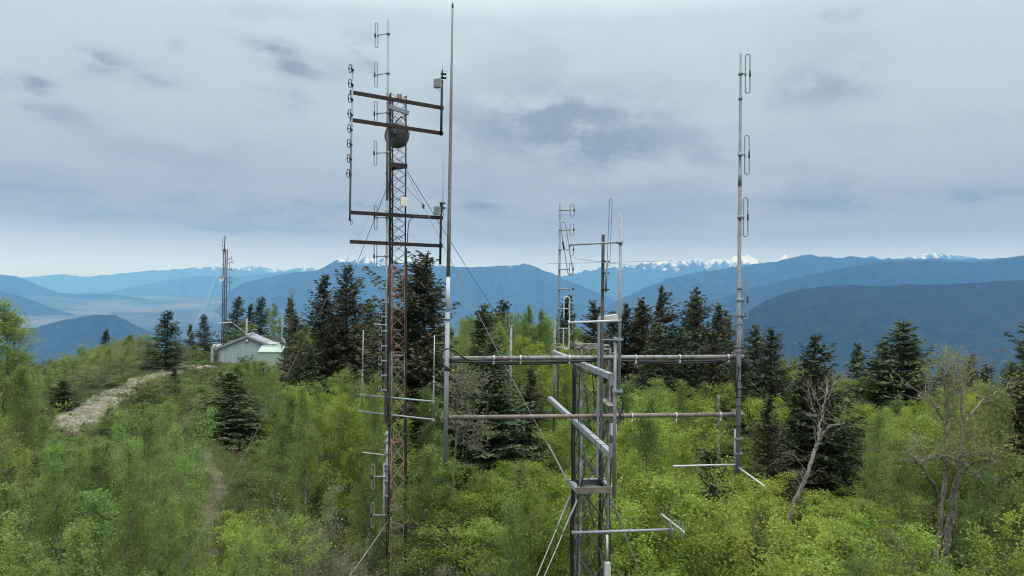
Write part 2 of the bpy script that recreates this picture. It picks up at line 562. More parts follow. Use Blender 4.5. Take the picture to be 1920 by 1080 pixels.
def forest_far_mat(name, snow_z=None, snow_w=180.0, tint=(0.006, 0.011, 0.007)):
    m, t, out = new_mat(name)
    g = t.n('ShaderNodeNewGeometry')
    pos = g.outputs['Position']
    n = t.noise(pos, 0.0016, 8, 0.68)
    n2 = t.noise(pos, 0.012, 4, 0.7)
    col = t.mix(t.ramp(n, [(0.35, 0.0), (0.66, 1.0)]), (*tint, 1), (tint[0] * 1.7 + .003, tint[1] * 1.8 + .004, tint[2] * 1.5, 1))
    col = t.mix(t.ramp(n2, [(0.4, 0.0), (0.7, 0.6)]), col, (0.006, 0.011, 0.007, 1))
    n4 = t.noise(pos, 0.0075, 7, 0.75)
    col = t.mix(t.ramp(n4, [(0.46, 0.0), (0.64, 0.65)]), col, (0.030, 0.042, 0.024, 1))
    if snow_z is not None:
        sp = t.n('ShaderNodeSeparateXYZ'); t.put(sp.inputs[0], pos)
        sn = t.n('ShaderNodeSeparateXYZ'); t.put(sn.inputs[0], g.outputs['Normal'])
        n3 = t.noise(t.vmath('MULTIPLY', pos, (1, 1, 0.4)), 0.0042, 7, 0.62)
        h = t.math('ADD', t.math('DIVIDE', t.math('SUBTRACT', sp.outputs[2], snow_z), snow_w),
                   t.math('MULTIPLY', t.math('SUBTRACT', n3, 0.5), 6.0))
        h = t.math('ADD', h, t.math('MULTIPLY', t.math('SUBTRACT', sn.outputs[2], 0.75), 2.0))
        s = t.ramp(h, [(0.2, 0.0), (0.9, 1.0)])
        rock = t.ramp(h, [(0.0, 0.0), (0.3, 0.8)])
        col = t.mix(rock, col, (0.06, 0.06, 0.062, 1))
        col = t.mix(s, col, (0.50, 0.52, 0.56, 1))
    bsdf(t, out, col, 0.95, 0.0, 0.05, n4, 0.9, 90.0)
    return m


def ridge(name, prof, dist, front, back, mat, seed, rough=0.35, base=-850.0, ns=300, nt=70, yaw=0.0, bumps=0.0):
    """a mountain: a crest whose skyline follows prof, with spurred flanks on both sides down to the valley.
    prof: (px, py) of the skyline, dist: metres to the crest at the photo's middle, yaw: how far the crest turns away."""
    px = np.array([p[0] for p in prof], float); py = np.array([p[1] for p in prof], float)
    s = np.linspace(px[0], px[-1], ns)
    yy = np.interp(s, px, py)
    k = np.ones(5) / 5
    yy2 = np.convolve(np.pad(yy, 2, mode='edge'), k, 'valid')
    u = (s - 960) / F
    dd = dist * (1 + yaw * u) * (1 + 0.05 * (fbm(s / 90.0, s * 0 + seed, 3, seed) - 0.5))
    P = np.array([W(a, b, d) for a, b, d in zip(s, yy2, dd)])
    cz = P[:, 2] + bumps * (fbm(s / 9.0, s * 0 + 3.1 * seed, 4, seed + 9) - 0.5) * 2
    ends = np.clip(np.minimum((s - s[0]), (s[-1] - s)) / (0.08 * (s[-1] - s[0])), 0, 1)
    if px[0] < -40: ends = np.where(s < 960, 1, ends)
    if px[-1] > 1960: ends = np.where(s > 960, 1, ends)
    cz = base + (cz - base) * (ends * (2 - ends))
    tt = np.concatenate([-np.linspace(1, 0, nt) ** 1.5, np.linspace(0, 1, nt // 3)[1:] ** 1.3])
    X = np.zeros((len(tt), ns)); Y = X.copy(); Z = X.copy()
    fw = np.stack([P[:, 0], P[:, 1]], -1); fw /= np.linalg.norm(fw, axis=1)[:, None]
    for i, tv in enumerate(tt):
        run = front if tv < 0 else back
        r = tv * run
        q = P[:, :2] + fw * r
        X[i] = q[:, 0]; Y[i] = q[:, 1]
        a = abs(tv)
        fall = (1 - a) ** 1.25 * (1 - 0.25 * a)
        sc = 1.0 / (run * 0.38)
        spur = ridged(q[:, 0] * sc, q[:, 1] * sc, 5, seed + 3, 0.55)
        h = (cz - base) * fall
        amp = (cz - base) * rough * np.minimum(1, a * 5) * np.minimum(1, (1 - a) * 2.2)
        Z[i] = base + np.minimum(h + (spur - 0.72) * amp, (cz - base) * (1 - 0.10 * min(1, a * 6)) if a > 0 else cz - base)
    Z = np.maximum(Z, base)
    # the flank must not climb above the sight line to its own crest
    for i, tv in enumerate(tt):
        if tv != 0:
            D = np.hypot(X[i], Y[i]); Dc = np.hypot(P[:, 0], P[:, 1])
            lim = CAMZ + (cz - CAMZ) * D / Dc - 0.003 * Dc * min(1, abs(tv) * 6)
            Z[i] = np.maximum(np.minimum(Z[i], lim), base)
    o = grid_mesh(name, X, Y, Z, mat)
    return tag(o, kind='structure')


def valley_z(x, y):
    k = np.clip((np.hypot(x, y) - 7000) / 19000, 0, 1)
    return -850.0 + 980.0 * k * k * (3 - 2 * k) * np.clip((9000 - x) / 9000, 0.0, 1.0)


def build_far():
    # the hilltop the camera hovers over, running down its flanks into the valley
    a = np.linspace(-1, 1, 261)
    gx = np.sinh(a * 4.0) / np.sinh(4.0) * 2400 + 0
    b = np.linspace(-0.82, 1, 241)
    gy = np.sinh(b * 4.0) / np.sinh(4.0) * 2400 + 42
    X, Y = np.meshgrid(gx, gy)
    Z = terrain(X.ravel(), Y.ravel()).reshape(X.shape)
    m, t, out = new_mat('forest floor')
    pos = t.n('ShaderNodeNewGeometry').outputs['Position']
    n = t.noise(pos, 0.5, 7, 0.65)
    n2 = t.noise(pos, 6.0, 5, 0.7)
    col = t.mix(t.ramp(n, [(0.38, 0.0), (0.62, 1.0)]), (0.045, 0.036, 0.022, 1), (0.05, 0.07, 0.022, 1))
    col = t.mix(t.ramp(n2, [(0.45, 0.0), (0.7, 0.8)]), col, (0.10, 0.085, 0.05, 1))
    bsdf(t, out, col, 0.95, 0, 0.1, n2, 0.8, 0.1)
    tag(grid_mesh('ground', X, Y, Z, m), kind='structure')

    # valley floor: fields, woods, pale gravel, a town
    m, t, out = new_mat('valley floor')
    pos = t.n('ShaderNodeNewGeometry').outputs['Position']
    vo = t.n('ShaderNodeTexVoronoi'); vo.inputs['Scale'].default_value = 0.0013
    t.put(vo.inputs['Vector'], pos)
    sc = t.n('ShaderNodeSeparateColor'); t.put(sc.inputs[0], vo.outputs['Color'])
    n = t.noise(pos, 0.00028, 6, 0.6)
    n2 = t.noise(pos, 0.0011, 7, 0.75, 1.2)
    col = t.ramp(sc.outputs[0], [(0.0, (0.014, 0.024, 0.016)), (0.4, (0.03, 0.045, 0.026)), (0.7, (0.05, 0.057, 0.042)), (1.0, (0.085, 0.088, 0.085))])
    col = t.mix(t.ramp(n, [(0.45, 0.0), (0.58, 1.0)]), col, (0.008, 0.012, 0.009, 1))
    col = t.mix(t.ramp(n2, [(0.64, 0.0), (0.70, 1.0)]), col, (0.13, 0.13, 0.13, 1))
    bsdf(t, out, col, 0.9, 0, 0.1)
    gx = np.linspace(-31900, 31900, 60); gy = np.linspace(-8900, 39400, 130)
    X, Y = np.meshgrid(gx, gy)
    tag(grid_mesh('valley', X, Y, valley_z(X, Y), m), kind='structure')

    f1 = forest_far_mat('forested slope')
    # nearest to farthest
    ridge('hill', [(-60, 660), (0, 648), (40, 626), (75, 612), (110, 602), (150, 595), (180, 590), (214, 590), (236, 600), (258, 612),
                   (300, 628), (360, 640), (420, 660)], 9000, 1500, 1200, f1, 11, 0.3, yaw=0, bumps=9)
    ridge('mountain', [(1290, 690), (1330, 640), (1390, 592), (1430, 566), (1470, 551), (1500, 543), (1550, 536), (1590, 534), (1640, 537), (1700, 533),
                       (1760, 534), (1800, 531), (1850, 529), (1920, 525), (2050, 512), (2250, 500)], 6200, 2900, 2500, f1, 23, 0.30, bumps=10, ns=420)
    ridge('mountain', [(1080, 650), (1160, 618), (1240, 592), (1330, 565), (1400, 543), (1470, 526), (1540, 511), (1600, 499), (1660, 491), (1720, 489), (1800, 492),
                       (1850, 490), (1920, 478), (2020, 462), (2250, 450)], 10500, 3300, 3000, forest_far_mat('forested mountain'), 37, 0.36, bumps=18, ns=420)
    f5 = forest_far_mat('mountain with late snow', 1130, 120)
    ridge('mountain', [(1080, 620), (1150, 566), (1200, 545), (1250, 522), (1300, 512), (1350, 505), (1400, 497), (1450, 491), (1500, 480), (1516, 476), (1540, 481),
                       (1575, 484), (1600, 480), (1630, 486), (1680, 486), (1720, 484), (1800, 486), (1900, 484), (2100, 470)], 14500, 3800, 3000, f5, 41, 0.42, bumps=25, ns=420)
    f3 = forest_far_mat('blue forested mountain', 960, 90)
    ridge('mountain', [(380, 560), (460, 530), (540, 512), (590, 508), (606, 502), (622, 492), (640, 484), (656, 492), (680, 500), (730, 498), (780, 500), (830, 499), (880, 501),
                       (930, 499), (965, 497), (990, 494), (1005, 500), (1030, 512), (1060, 524), (1090, 536), (1120, 548), (1170, 572), (1260, 620)], 16500, 4200, 3500, f3, 53, 0.42, bumps=22, ns=480)
    fs = forest_far_mat('snowy peak', 1340, 260)
    ridge('mountain', [(560, 530), (620, 505), (660, 491), (690, 482), (706, 487), (724, 484), (745, 489), (766, 484), (790, 490), (815, 496), (850, 503), (930, 515), (1000, 540)],
          22500, 4000, 3500, forest_far_mat('snowy peak behind', 1200, 240), 61, 0.5, bumps=60, ns=360)
    ridge('mountain', [(900, 560), (980, 528), (1020, 512), (1062, 515), (1085, 509), (1110, 507), (1140, 502), (1170, 501), (1195, 495), (1212, 490), (1226, 494), (1244, 489), (1262, 496),
                       (1285, 489), (1300, 484), (1316, 490), (1345, 487), (1368, 486), (1385, 480), (1402, 478), (1424, 489), (1450, 491), (1466, 484), (1474, 478), (1482, 487),
                       (1496, 480), (1512, 487), (1545, 494), (1580, 505), (1640, 530)],
          24500, 4500, 4000, fs, 71, 0.55, bumps=110, ns=520)
    ridge('mountain', [(1480, 520), (1540, 497), (1600, 488), (1620, 485), (1634, 479), (1650, 486), (1690, 484), (1712, 481), (1735, 477), (1762, 475), (1790, 477), (1815, 480), (1838, 487), (1880, 492), (1960, 520)],
          22500, 4000, 4000, forest_far_mat('snow streaked mountain', 1640, 170), 73, 0.55, bumps=70, ns=420)
    ridge('mountain', [(-150, 540), (-40, 528), (40, 520), (110, 514), (165, 519), (225, 513), (290, 507), (345, 504), (372, 501), (400, 499), (430, 503), (455, 500), (480, 498), (505, 503), (530, 506),
                       (560, 503), (590, 502), (640, 510), (720, 520), (800, 540)], 32000, 4500, 4000, forest_far_mat('distant snowy range', 1420, 220), 83, 0.5, bumps=55, ns=560)
    ridge('mountain', [(90, 575), (170, 556), (250, 538), (320, 524), (380, 517), (440, 520), (490, 514), (540, 510), (580, 512), (640, 518), (720, 530), (820, 555)], 25500, 3800, 3000,
          forest_far_mat('blue foothills'), 87, 0.4, bumps=20, ns=420)
    ridge('mountain', [(-220, 512), (-60, 508), (0, 515), (30, 518), (60, 529), (90, 541), (110, 549), (140, 551), (200, 550), (260, 558), (330, 572)], 19000, 3200, 2500,
          forest_far_mat('valley side mountain'), 91, 0.36, bumps=18)
    ridge('hill', [(-150, 535), (-40, 541), (0, 545), (40, 556), (70, 566), (100, 578), (150, 592), (200, 600)], 14500, 2000, 1500, f1, 97, 0.33, bumps=10)

    # the air: one even closed box of pale blue haze round everything
    mb = MB()
    mb.bar((0, -9000, (HAZE_BOTTOM + 1900) / 2), (0, 39500, (HAZE_BOTTOM + 1900) / 2), 64000, 1900 - HAZE_BOTTOM)
    m = bpy.data.materials.new('haze'); m.use_nodes = True
    t = NT(m.node_tree)
    out = t.n('ShaderNodeOutputMaterial')
    v = t.n('ShaderNodeVolumePrincipled')
    v.inputs['Color'].default_value = (0.155, 0.43, 1.0, 1)
    v.inputs['Absorption Color'].default_value = (1, 1, 1, 1)
    v.inputs['Density'].default_value = 5.0e-5
    v.inputs['Anisotropy'].default_value = 0.0
    t.put(out.inputs['Volume'], v.outputs[0])
    tag(mb.build('haze', m), kind='stuff')


build_far()

# ------------------------------------------------------------------ rocky path and dirt track on the hilltop
PATH = [((138, 38.5), 1.9), ((165, 42), 1.75), ((205, 46.5), 1.4), ((245, 52), 1.2), ((285, 57.5), 1.15), ((335, 62.5), 1.6), ((400, 67), 2.2)]
TRACK = [((358, 40), .6), ((385, 36.5), .62), ((412, 33), .65), ((418, 30), .62), ((405, 27), .6), ((392, 24.5), .55), ((385, 22), .5)]


def world_line(pts, n):
    P = np.array([[(p[0] - 960) / F * p[1], p[1], w] for p, w in pts])
    k = np.linspace(0, len(P) - 1, n)
    L = np.stack([np.interp(k, np.arange(len(P)), P[:, i]) for i in range(3)], -1)
    for _ in range(2):
        L[1:-1] = (L[:-2] + 2 * L[1:-1] + L[2:]) / 4
    return L


PATH_L = world_line(PATH, 160)
TRACK_L = world_line(TRACK, 90)


def near_line(x, y, L, extra=0.0):
    d = np.hypot(L[:, 0] - x, L[:, 1] - y) - L[:, 2] - extra
    return d.min()


def strip(name, L, mat, amp, seed, lift, nw=34):
    tg = np.gradient(L[:, :2], axis=0); tg /= np.linalg.norm(tg, axis=1)[:, None]
    nr = np.stack([-tg[:, 1], tg[:, 0]], -1)
    s = np.linspace(-1, 1, nw)
    wob = 0.75 + 0.5 * fbm(np.arange(len(L)) / 7.0, np.zeros(len(L)) + seed, 3, seed)
    X = L[:, 0][:, None] + nr[:, 0][:, None] * s * (L[:, 2] * wob)[:, None]
    Y = L[:, 1][:, None] + nr[:, 1][:, None] * s * (L[:, 2] * wob)[:, None]
    Z = terrain(X.ravel(), Y.ravel()).reshape(X.shape)
    edge = np.clip((1 - np.abs(s)) * 4, 0, 1)
    st = ridged(X * 0.55, Y * 0.9, 5, seed, 0.6)
    st = np.floor(st * 7) / 7 * 0.6 + st * 0.4
    en = np.clip(np.minimum(np.arange(len(L)), np.arange(len(L))[::-1]) / 14.0, 0, 1)[:, None]
    edge = edge[None, :] * en
    edge = np.clip(edge * 1.6 - 1.1 * (1 - edge) * fbm(X * .8, Y * .8, 4, seed + 5), 0, 1)
    Z = Z + lift * edge - (1 - edge) * 0.25 + amp * (st - 0.4) * edge
    return tag(grid_mesh(name, X, Y, Z, mat, smooth=False), kind='structure')


def build_paths():
    m, t, out = new_mat('mossy bedrock')
    pos = t.n('ShaderNodeNewGeometry').outputs['Position']
    n = t.noise(t.vmath('MULTIPLY', pos, (1, 1, 2.5)), 0.9, 8, 0.7, 0.6)
    n2 = t.noise(pos, 2.6, 6, 0.7)
    col = t.mix(t.ramp(n, [(0.35, 0.0), (0.65, 1.0)]), (0.10, 0.09, 0.075, 1), (0.25, 0.235, 0.21, 1))
    col = t.mix(t.ramp(n2, [(0.50, 0.0), (0.60, 0.85)]), col, (0.11, 0.12, 0.042, 1))
    col = t.mix(t.ramp(t.noise(pos, 5.5, 5, 0.7), [(0.52, 0.0), (0.62, 0.8)]), col, (0.055, 0.048, 0.036, 1))
    bsdf(t, out, col, 0.95, 0, 0.1, n2, 0.9, 0.08)
    strip('rocky_path', PATH_L, m, 0.55, 4, 0.10)
    m, t, out = new_mat('dirt and gravel')
    pos = t.n('ShaderNodeNewGeometry').outputs['Position']
    n = t.noise(pos, 1.3, 7, 0.7)
    n2 = t.noise(pos, 9.0, 4, 0.7)
    col = t.mix(t.ramp(n, [(0.38, 0.0), (0.62, 1.0)]), (0.065, 0.054, 0.041, 1), (0.115, 0.098, 0.08, 1))
    col = t.mix(t.ramp(n2, [(0.55, 0.0), (0.68, 0.8)]), col, (0.22, 0.19, 0.16, 1))
    col = t.mix(t.ramp(t.noise(pos, 0.7, 5, 0.6), [(0.55, 0.0), (0.68, 0.8)]), col, (0.09, 0.12, 0.04, 1))
    bsdf(t, out, col, 0.95, 0, 0.1, n2, 0.9, 0.06)
    strip('dirt_track', TRACK_L, m, 0.12, 8, 0.06)


build_paths()


# ------------------------------------------------------------------ towers
def loop_path(T_, B_, w):
    """closed long rounded loop between end centres T_ and B_, half width vector w"""
    T_ = np.asarray(T_); B_ = np.asarray(B_); w = np.asarray(w)
    ax = T_ - B_; L = np.linalg.norm(ax); ax = ax / L; hw = np.linalg.norm(w)
    t0 = T_ - ax * hw; b0 = B_ + ax * hw
    pts = []
    for a in np.linspace(0, np.pi, 9):
        pts.append(t0 + w * math.cos(a) + ax * hw * math.sin(a))
    for a in np.linspace(np.pi, 2 * np.pi, 9):
        pts.append(b0 + w * math.cos(a) + ax * hw * math.sin(a))
    pts.append(pts[0])
    return pts


def dipole(parent, cx, cy_, d, hpx, wpx, mast_px, mast_d, rpx=1.1, arm_rpx=1.5, feed_side=1, mat='galv_clean', slant=0.0, arm_dy=0.0, name='folded_dipole'):
    """folded dipole held off its mast by a short arm; the dark feed block sits on the outer or inner leg"""
    s = d / F
    mb = MB()
    tp = W(cx + slant, cy_ - hpx / 2, d); bt = W(cx - slant, cy_ + hpx / 2, d)
    wv = RIGHT * (wpx / 2 * s)
    mb.tube(loop_path(tp, bt, wv), rpx * s, 6, caps=False)
    inner = W(cx + (-1 if mast_px < cx else 1) * wpx / 2, cy_, d)
    mb.rod(W(mast_px, cy_ + arm_dy, mast_d), inner, arm_rpx * s, 8)
    mb.rod(inner + UP * hpx * .06 * s, inner - UP * hpx * .06 * s, 1.15 * s + rpx * .5 * s, 8)
    q = W(mast_px, cy_ + arm_dy, mast_d)
    mb.rod(q + UP * (1 + hpx * .03) * s, q - UP * (1 + hpx * .03) * s, (2.2 + hpx * .028) * s, 8)
    o = mb.build(name, M[mat], parent, True)
    outer = W(cx + (1 if mast_px < cx else -1) * wpx / 2, cy_, d)
    fb = MB().rod(outer + UP * hpx * .085 * s, outer - UP * hpx * .085 * s, 1.7 * s, 8)
    # the feed block is part of the dipole's own mesh: second material slot
    me = o.data
    me.materials.append(M['black'])
    n0 = len(me.vertices)
    org = np.array(ROOTLOC[o.name])
    import bmesh
    bm = bmesh.new(); bm.from_mesh(me)
    vs = [bm.verts.new(tuple(p - org)) for p in np.concatenate(fb.v)]
    for f in fb.f:
        fc = bm.faces.new([vs[i] for i in f]); fc.material_index = 1; fc.smooth = True
    bm.to_mesh(me); bm.free()
    return o


def lattice(legs, z0, z1, panel, faces, r, mb, horiz_every=0, single=False):
    """bracing between the legs, panel by panel"""
    z = z0; i = 0
    at = lambda L, zz: L[0] + (L[1] - L[0]) * ((zz - L[0][2]) / (L[1][2] - L[0][2]))
    while z + panel <= z1 + 1e-6:
        for fi, (a, b) in enumerate(faces):
            p0, p1 = at(legs[a], z), at(legs[b], z + panel)
            q0, q1 = at(legs[b], z), at(legs[a], z + panel)
            if not single or (i % 2 == 0):
                mb.rod(p0, p1, r, 5)
            if not single or (i % 2 == 1):
                mb.rod(q0, q1, r, 5)
            if horiz_every and i % horiz_every == 0:
                mb.rod(at(legs[a], z), at(legs[b], z), r, 5)
        z += panel; i += 1


def sag(p0, p1, drop, n=12):
    p0 = np.asarray(p0); p1 = np.asarray(p1)
    k = np.linspace(0, 1, n)
    P = p0 + (p1 - p0) * k[:, None]
    P[:, 2] -= drop * 4 * k * (1 - k)
    return P


def build_square_tower():
    d0 = 16.3
    c = W(1107, 1000, d0)
    cx, cyy = c[0], c[1]
    gz = T(cx, cyy)
    root = empty('square_tower', (cx, cyy, gz), 'galvanised square lattice tower with two long horizontal booms carrying tall antenna poles', 'radio tower')
    yaw = math.radians(8)
    u = np.array([math.cos(yaw), math.sin(yaw), 0]); v = np.array([-math.sin(yaw), math.cos(yaw), 0])
    C = np.array([cx, cyy, 0])
    s = 0.32
    ztop = z_at(cx, cyy, 650)
    corners = [C - u * s - v * s, C + u * s - v * s, C + u * s + v * s, C - u * s + v * s]
    legs = []
    for k, p in enumerate(corners):
        a = p + np.array([0, 0, gz - 0.3]); b = p + np.array([0, 0, ztop + (0.12 if k in (2, 3) else 0.0)])
        legs.append((a, b))
        MB().rod(a, b, 0.036, 10).build('tower_leg', M['leg_worn'], root, True)
    mb = MB()
    lattice(legs, ztop - 0.8 * 12, ztop, 0.8, [(0, 1), (1, 2), (2, 3), (3, 0)], 0.014, mb, 4)
    mb.build('bracing', M['steel_grey'], root)
    mb = MB()
    for k in range(4):
        for dz in (0.02, 0.10):
            p, q = legs[k][1].copy(), legs[(k + 1) % 4][1].copy(); p[2] = q[2] = ztop + dz - 0.06
            mb.rod(p, q, 0.02, 6)
    mb.build('top_ring', M['galv_rust'], root)
    # collar of channels
    zc = z_at(cx, cyy, 911)
    e = s + 0.075
    q = [C - u * e - v * e, C + u * e - v * e, C + u * e + v * e, C - u * e + v * e]
    up = np.array([0, 0, zc])
    MB().channel(q[0] + up - u * .04, q[1] + up + u * .10, .07, .135, .012, -1).build('collar_beam', M['galv_brown'], root, label='rust brown front channel of the tower collar')
    MB().channel(q[3] + up - u * .04, q[2] + up + u * .04, .09, .15, .012, 1).build('collar_beam', M['galv_clean'], root)
    MB().bar(q[0] + up + v * .07, q[3] + up - v * .07, .11, .10).build('collar_beam', M['galv_clean'], root)
    MB().bar(q[1] + up + v * .07, q[2] + up - v * .07, .11, .10).build('collar_beam', M['galv_clean'], root)
    # black cable bundles up two legs
    for k, off, r in ((3, -u * .062 - v * .02, .028), (3, -u * .02 - v * .07, .018), (2, -u * .04 - v * .07, .028), (2, u * .03 - v * .07, .014), (0, -u * .06, .012), (1, u * .05, .012)):
        top = ztop - (0.35 if k != 2 else 1.2)
        zz = np.linspace(gz, top, 26)
        pts = [corners[k] + off + np.array([0.012 * math.sin(i * 1.3 + k), 0.012 * math.cos(i * 1.7), zq]) for i, zq in enumerate(zz)]
        MB().tube(pts, r, 7).build('cable', M['black'], root, True)
    # stub mast clamped on the front face: grey tube and brown tube side by side
    dm = 15.72
    pm = W(1126, 668, dm)
    zt, zb = z_at(pm[0], pm[1], 440), z_at(pm[0], pm[1], 895)
    P = lambda px, py, d: W(px, py, d)
    mast = MB().bar((pm[0] + .03, pm[1], z_at(pm[0], pm[1], 850)), (pm[0] + .03, pm[1], zt), .066, .066, upv=(0, 1, 0)).build('stub_mast', M['steel_grey'], root)
    MB().bar((pm[0] - .045, pm[1], zb), (pm[0] - .045, pm[1], z_at(pm[0], pm[1], 600)), .05, .05, upv=(0, 1, 0)).build('stub_mast', M['galv'], root)

    # booms
    def boom(yl, yr, mat, cable, clamps, ends):
        dl, dr = 15.3, 16.5
        a, b = P(831, yl, dl), P(1394, yr, dr)
        o = MB().rod(a, b, .049, 12).build('boom', M[mat], root, True)
        if cable:
            for (t0, t1, dz, r, sg) in ((.02, .49, .062, .030, .05), (.05, .49, .075, .02, .10), (.54, .955, .062, .026, .06), (.60, .955, .075, .018, .12)):
                p0 = a + (b - a) * t0 + np.array([0, -.02, -dz]); p1 = a + (b - a) * t1 + np.array([0, -.02, -dz])
                MB().tube(sag(p0, p1, sg * .6, 18), r, 7).build('cable', M['black'], o, True)
        for px in clamps:
            k = (px - 831) / (1394 - 831)
            k = k * dl / (k * dl + (1 - k) * dr) if False else k
            p = a + (b - a) * k
            t_ = (b - a) / np.linalg.norm(b - a)
            mb = MB().rod(p - t_ * .014, p + t_ * .014, .064, 12)
            mb.box(p + np.array([0, -.03, -.10]), .035, .035, .06)
            mb.build('pipe_clamp', M['white'], o)
        for px in ends:
            p = a + (b - a) * ((px - 831) / 563.0)
            t_ = (b - a) / np.linalg.norm(b - a)
            mb = MB().bar(p + v * .075 - u * .11, p + v * .075 + u * .11, .012, .23)
            for sx in (-1, 1):
                for sz in (-1, 1):
                    mb.rod(p + u * sx * .085 + np.array([0, 0, sz * .09]) - v * .07, p + u * sx * .085 + np.array([0, 0, sz * .09]) + v * .1, .008, 6)
                mb.rod(p + u * sx * .085 - t_ * .01, p + u * sx * .085 + t_ * .01, .06, 12)
            mb.build('clamp_plate', M['galv_rust'], o)
        return o, a, b
    b1, a1, e1 = boom(672, 669, 'galv_rust', True, (920, 968, 1057, 1182, 1267, 1363), (840, 1118, 1146, 1381))
    b2, a2, e2 = boom(783, 777, 'galv_brown', False, (1175, 1260, 1347), (836, 1112, 1152, 1381))

    # square hollow arms running from near to far on the left face
    arms = []
    for (nx, ny, fx, fy) in ((1146, 706, 1037, 660), (1146, 852, 1031, 747)):
        n_, f_ = P(nx, ny, 12.9), P(fx, fy, 20.55)
        o = MB().hollow(n_, f_, .108, .012).build('square_arm', M['galv_clean'], root)
        t_ = (f_ - n_) / np.linalg.norm(f_ - n_)
        for k in (.08, .14, .22, .30):
            MB().hollow(n_ + t_ * k * 8, n_ + t_ * (k * 8 + .012), .118, .006).build('cable_tie', M['dark'], o)
        MB().tube(sag(n_ + t_ * 1.0 + np.array([0, 0, -.075]), n_ + t_ * 4.2 + np.array([-.02, 0, -.09]), .06, 14), .014, 6).build('cable', M['black'], o, True)
        arms.append((o, n_, f_))

    # tall left pole: grey mast pipe, pale sleeve, tapering mottled whip
    dpl = 15.25
    lp = P(838, 672, dpl)
    x, y = lp[0], lp[1]
    zz = lambda py: z_at(x, y, py)
    wpole = MB().rod((x, y, zz(866)), (x, y, zz(585)), .05, 12).build('mast_pipe', M['galv_clean'], root, True, 'tall left pole with mottled whip antenna')
    MB().tube([(x, y, zz(588)), (x, y, zz(519))], [.044, .044], 12).build('sleeve', M['white'], wpole, True)
    mbw = MB().tube([(x, y, zz(521)), (x, y, zz(400)), (x, y, zz(200)), (x, y, zz(14))], [.044, .041, .032, .021], 10)
    mbw.build('whip', M['whip'], wpole, True)
    MB().tube([(x, y, zz(14)), (x, y, zz(9)), (x, y, zz(4))], [.026, .022, .004], 10).build('tip_cap', M['black'], wpole, True)
    MB().tube([(x, y, zz(600)), (x, y, zz(596))], [.066, .066], 12).build('collar', M['galv'], wpole, True)
    MB().tube([(x, y, zz(695)), (x, y, zz(688))], [.056, .056], 12).build('tape', M['black'], wpole, True)
    # loop of coax round the clamp
    pts = [P(848, 693, 15.1), P(832, 686, 15.1), P(825, 672, 15.1), P(828, 658, 15.1), P(840, 653, 15.1), P(854, 657, 15.1), P(864, 668, 15.1), P(878, 675, 15.2), P(910, 676, 15.2)]
    k = np.linspace(0, len(pts) - 1, 40); A = np.array(pts)
    A = np.stack([np.interp(k, np.arange(len(pts)), A[:, i]) for i in range(3)], -1)
    for _ in range(3):
        A[1:-1] = (A[:-2] + 2 * A[1:-1] + A[2:]) / 4
    MB().tube(A, .017, 7).build('cable', M['black'], wpole, True)
    MB().tube([P(843, 691, 15.15), P(849, 694, 15.1), P(853, 697, 15.1)], [.012, .022, .012], 7).build('connector', M['orange'], wpole, True)
    MB().tube(sag(P(853, 697, 15.1), P(890, 681, 15.2), .12, 12), .008, 6).build('cable', M['black'], wpole, True)

    # tall right pole with four folded dipoles
    dpr = 16.45
    rp = P(1382, 669, dpr)
    x, y = rp[0], rp[1] - .12
    dpr = proj((x, y, 12))[2]
    zz2 = lambda py: z_at(x, y, py)
    mb = MB().tube([(x, y, zz2(886)), (x, y, zz2(590)), (x, y, zz2(589)), (x, y, zz2(350)), (x, y, zz2(349)), (x, y, zz2(185)), (x, y, zz2(184)), (x, y, zz2(100))],
                   [.052, .052, .045, .043, .036, .034, .028, .027], 12)
    rpole = mb.build('mast_pipe', M['galv'], root, True, 'tall right pole with four folded dipoles and ground radials')
    MB().tube([(x, y, zz2(188)), (x, y, zz2(181))], [.045, .045], 10).build('joint', M['galv'], rpole, True)
    MB().tube([(x, y, zz2(352)), (x, y, zz2(315))], [.043, .040], 10).build('sleeve', M['galv'], rpole, True)
    MB().rod((x - .06, y + .02, zz2(890)), (x - .06, y + .02, zz2(805)), .03, 10).build('bracket_pipe', M['galv_clean'], rpole, True)
    MB().rod((x + .06, y + .03, zz2(660)), (x + .06, y + .03, zz2(588)), .038, 10).build('bracket_pipe', M['galv'], rpole, True)
    for py in (592, 607, 650, 658, 822, 850):
        mb = MB().box((x, y, zz2(py)), .19, .12, .03, yaw)
        for sx in (-1, 1):
            mb.rod((x + sx * .08, y - .09, zz2(py)), (x + sx * .08, y + .09, zz2(py)), .009, 6)
        mb.build('u_bolt', M['galv_rust'], rpole)
    for py in (541, 688, 712, 728, 743, 760, 797):
        MB().tube([(x, y, zz2(py)), (x, y, zz2(py + 2.4))], [.056, .056], 10).build('tape', M['black'], rpole, True)
    for (lx, ly) in ((1402, 138), (1400.5, 290), (1398, 407), (1397.5, 562)):
        mp = proj((x, y, zz2(ly)))[0]
        dipole(rpole, lx, ly, dpr - .02, 73, 8.5, mp, dpr, 1.15, 1.7)
    MB().tube([(x - .05, y - .05, zz2(678)), (x - .01, y - .06, zz2(690)), (x - .055, y - .03, zz2(720)), (x - .05, y - .04, zz2(745))], .014, 6).build('cable', M['black'], rpole, True)
    MB().tube([P(1352, 675, 16.2), P(1366, 679, 16.2), P(1376, 690, 16.15), P(1379, 706, 16.15), P(1378, 735, 16.15)], .013, 6).build('cable', M['black'], rpole, True)
    pr = (x - .05, y, zz2(871))
    MB().rod(pr, P(1262, 874, 14.9), .019, 8).build('ground_radial', M['white'], rpole, True)
    MB().rod((x, y, zz2(876)), P(1434, 912, 15.0), .019, 8).build('ground_radial', M['white'], rpole, True)

    # near pole on the camera end of the square arms, two big folded dipoles on side arms
    npx = P(1161, 706, 12.75)
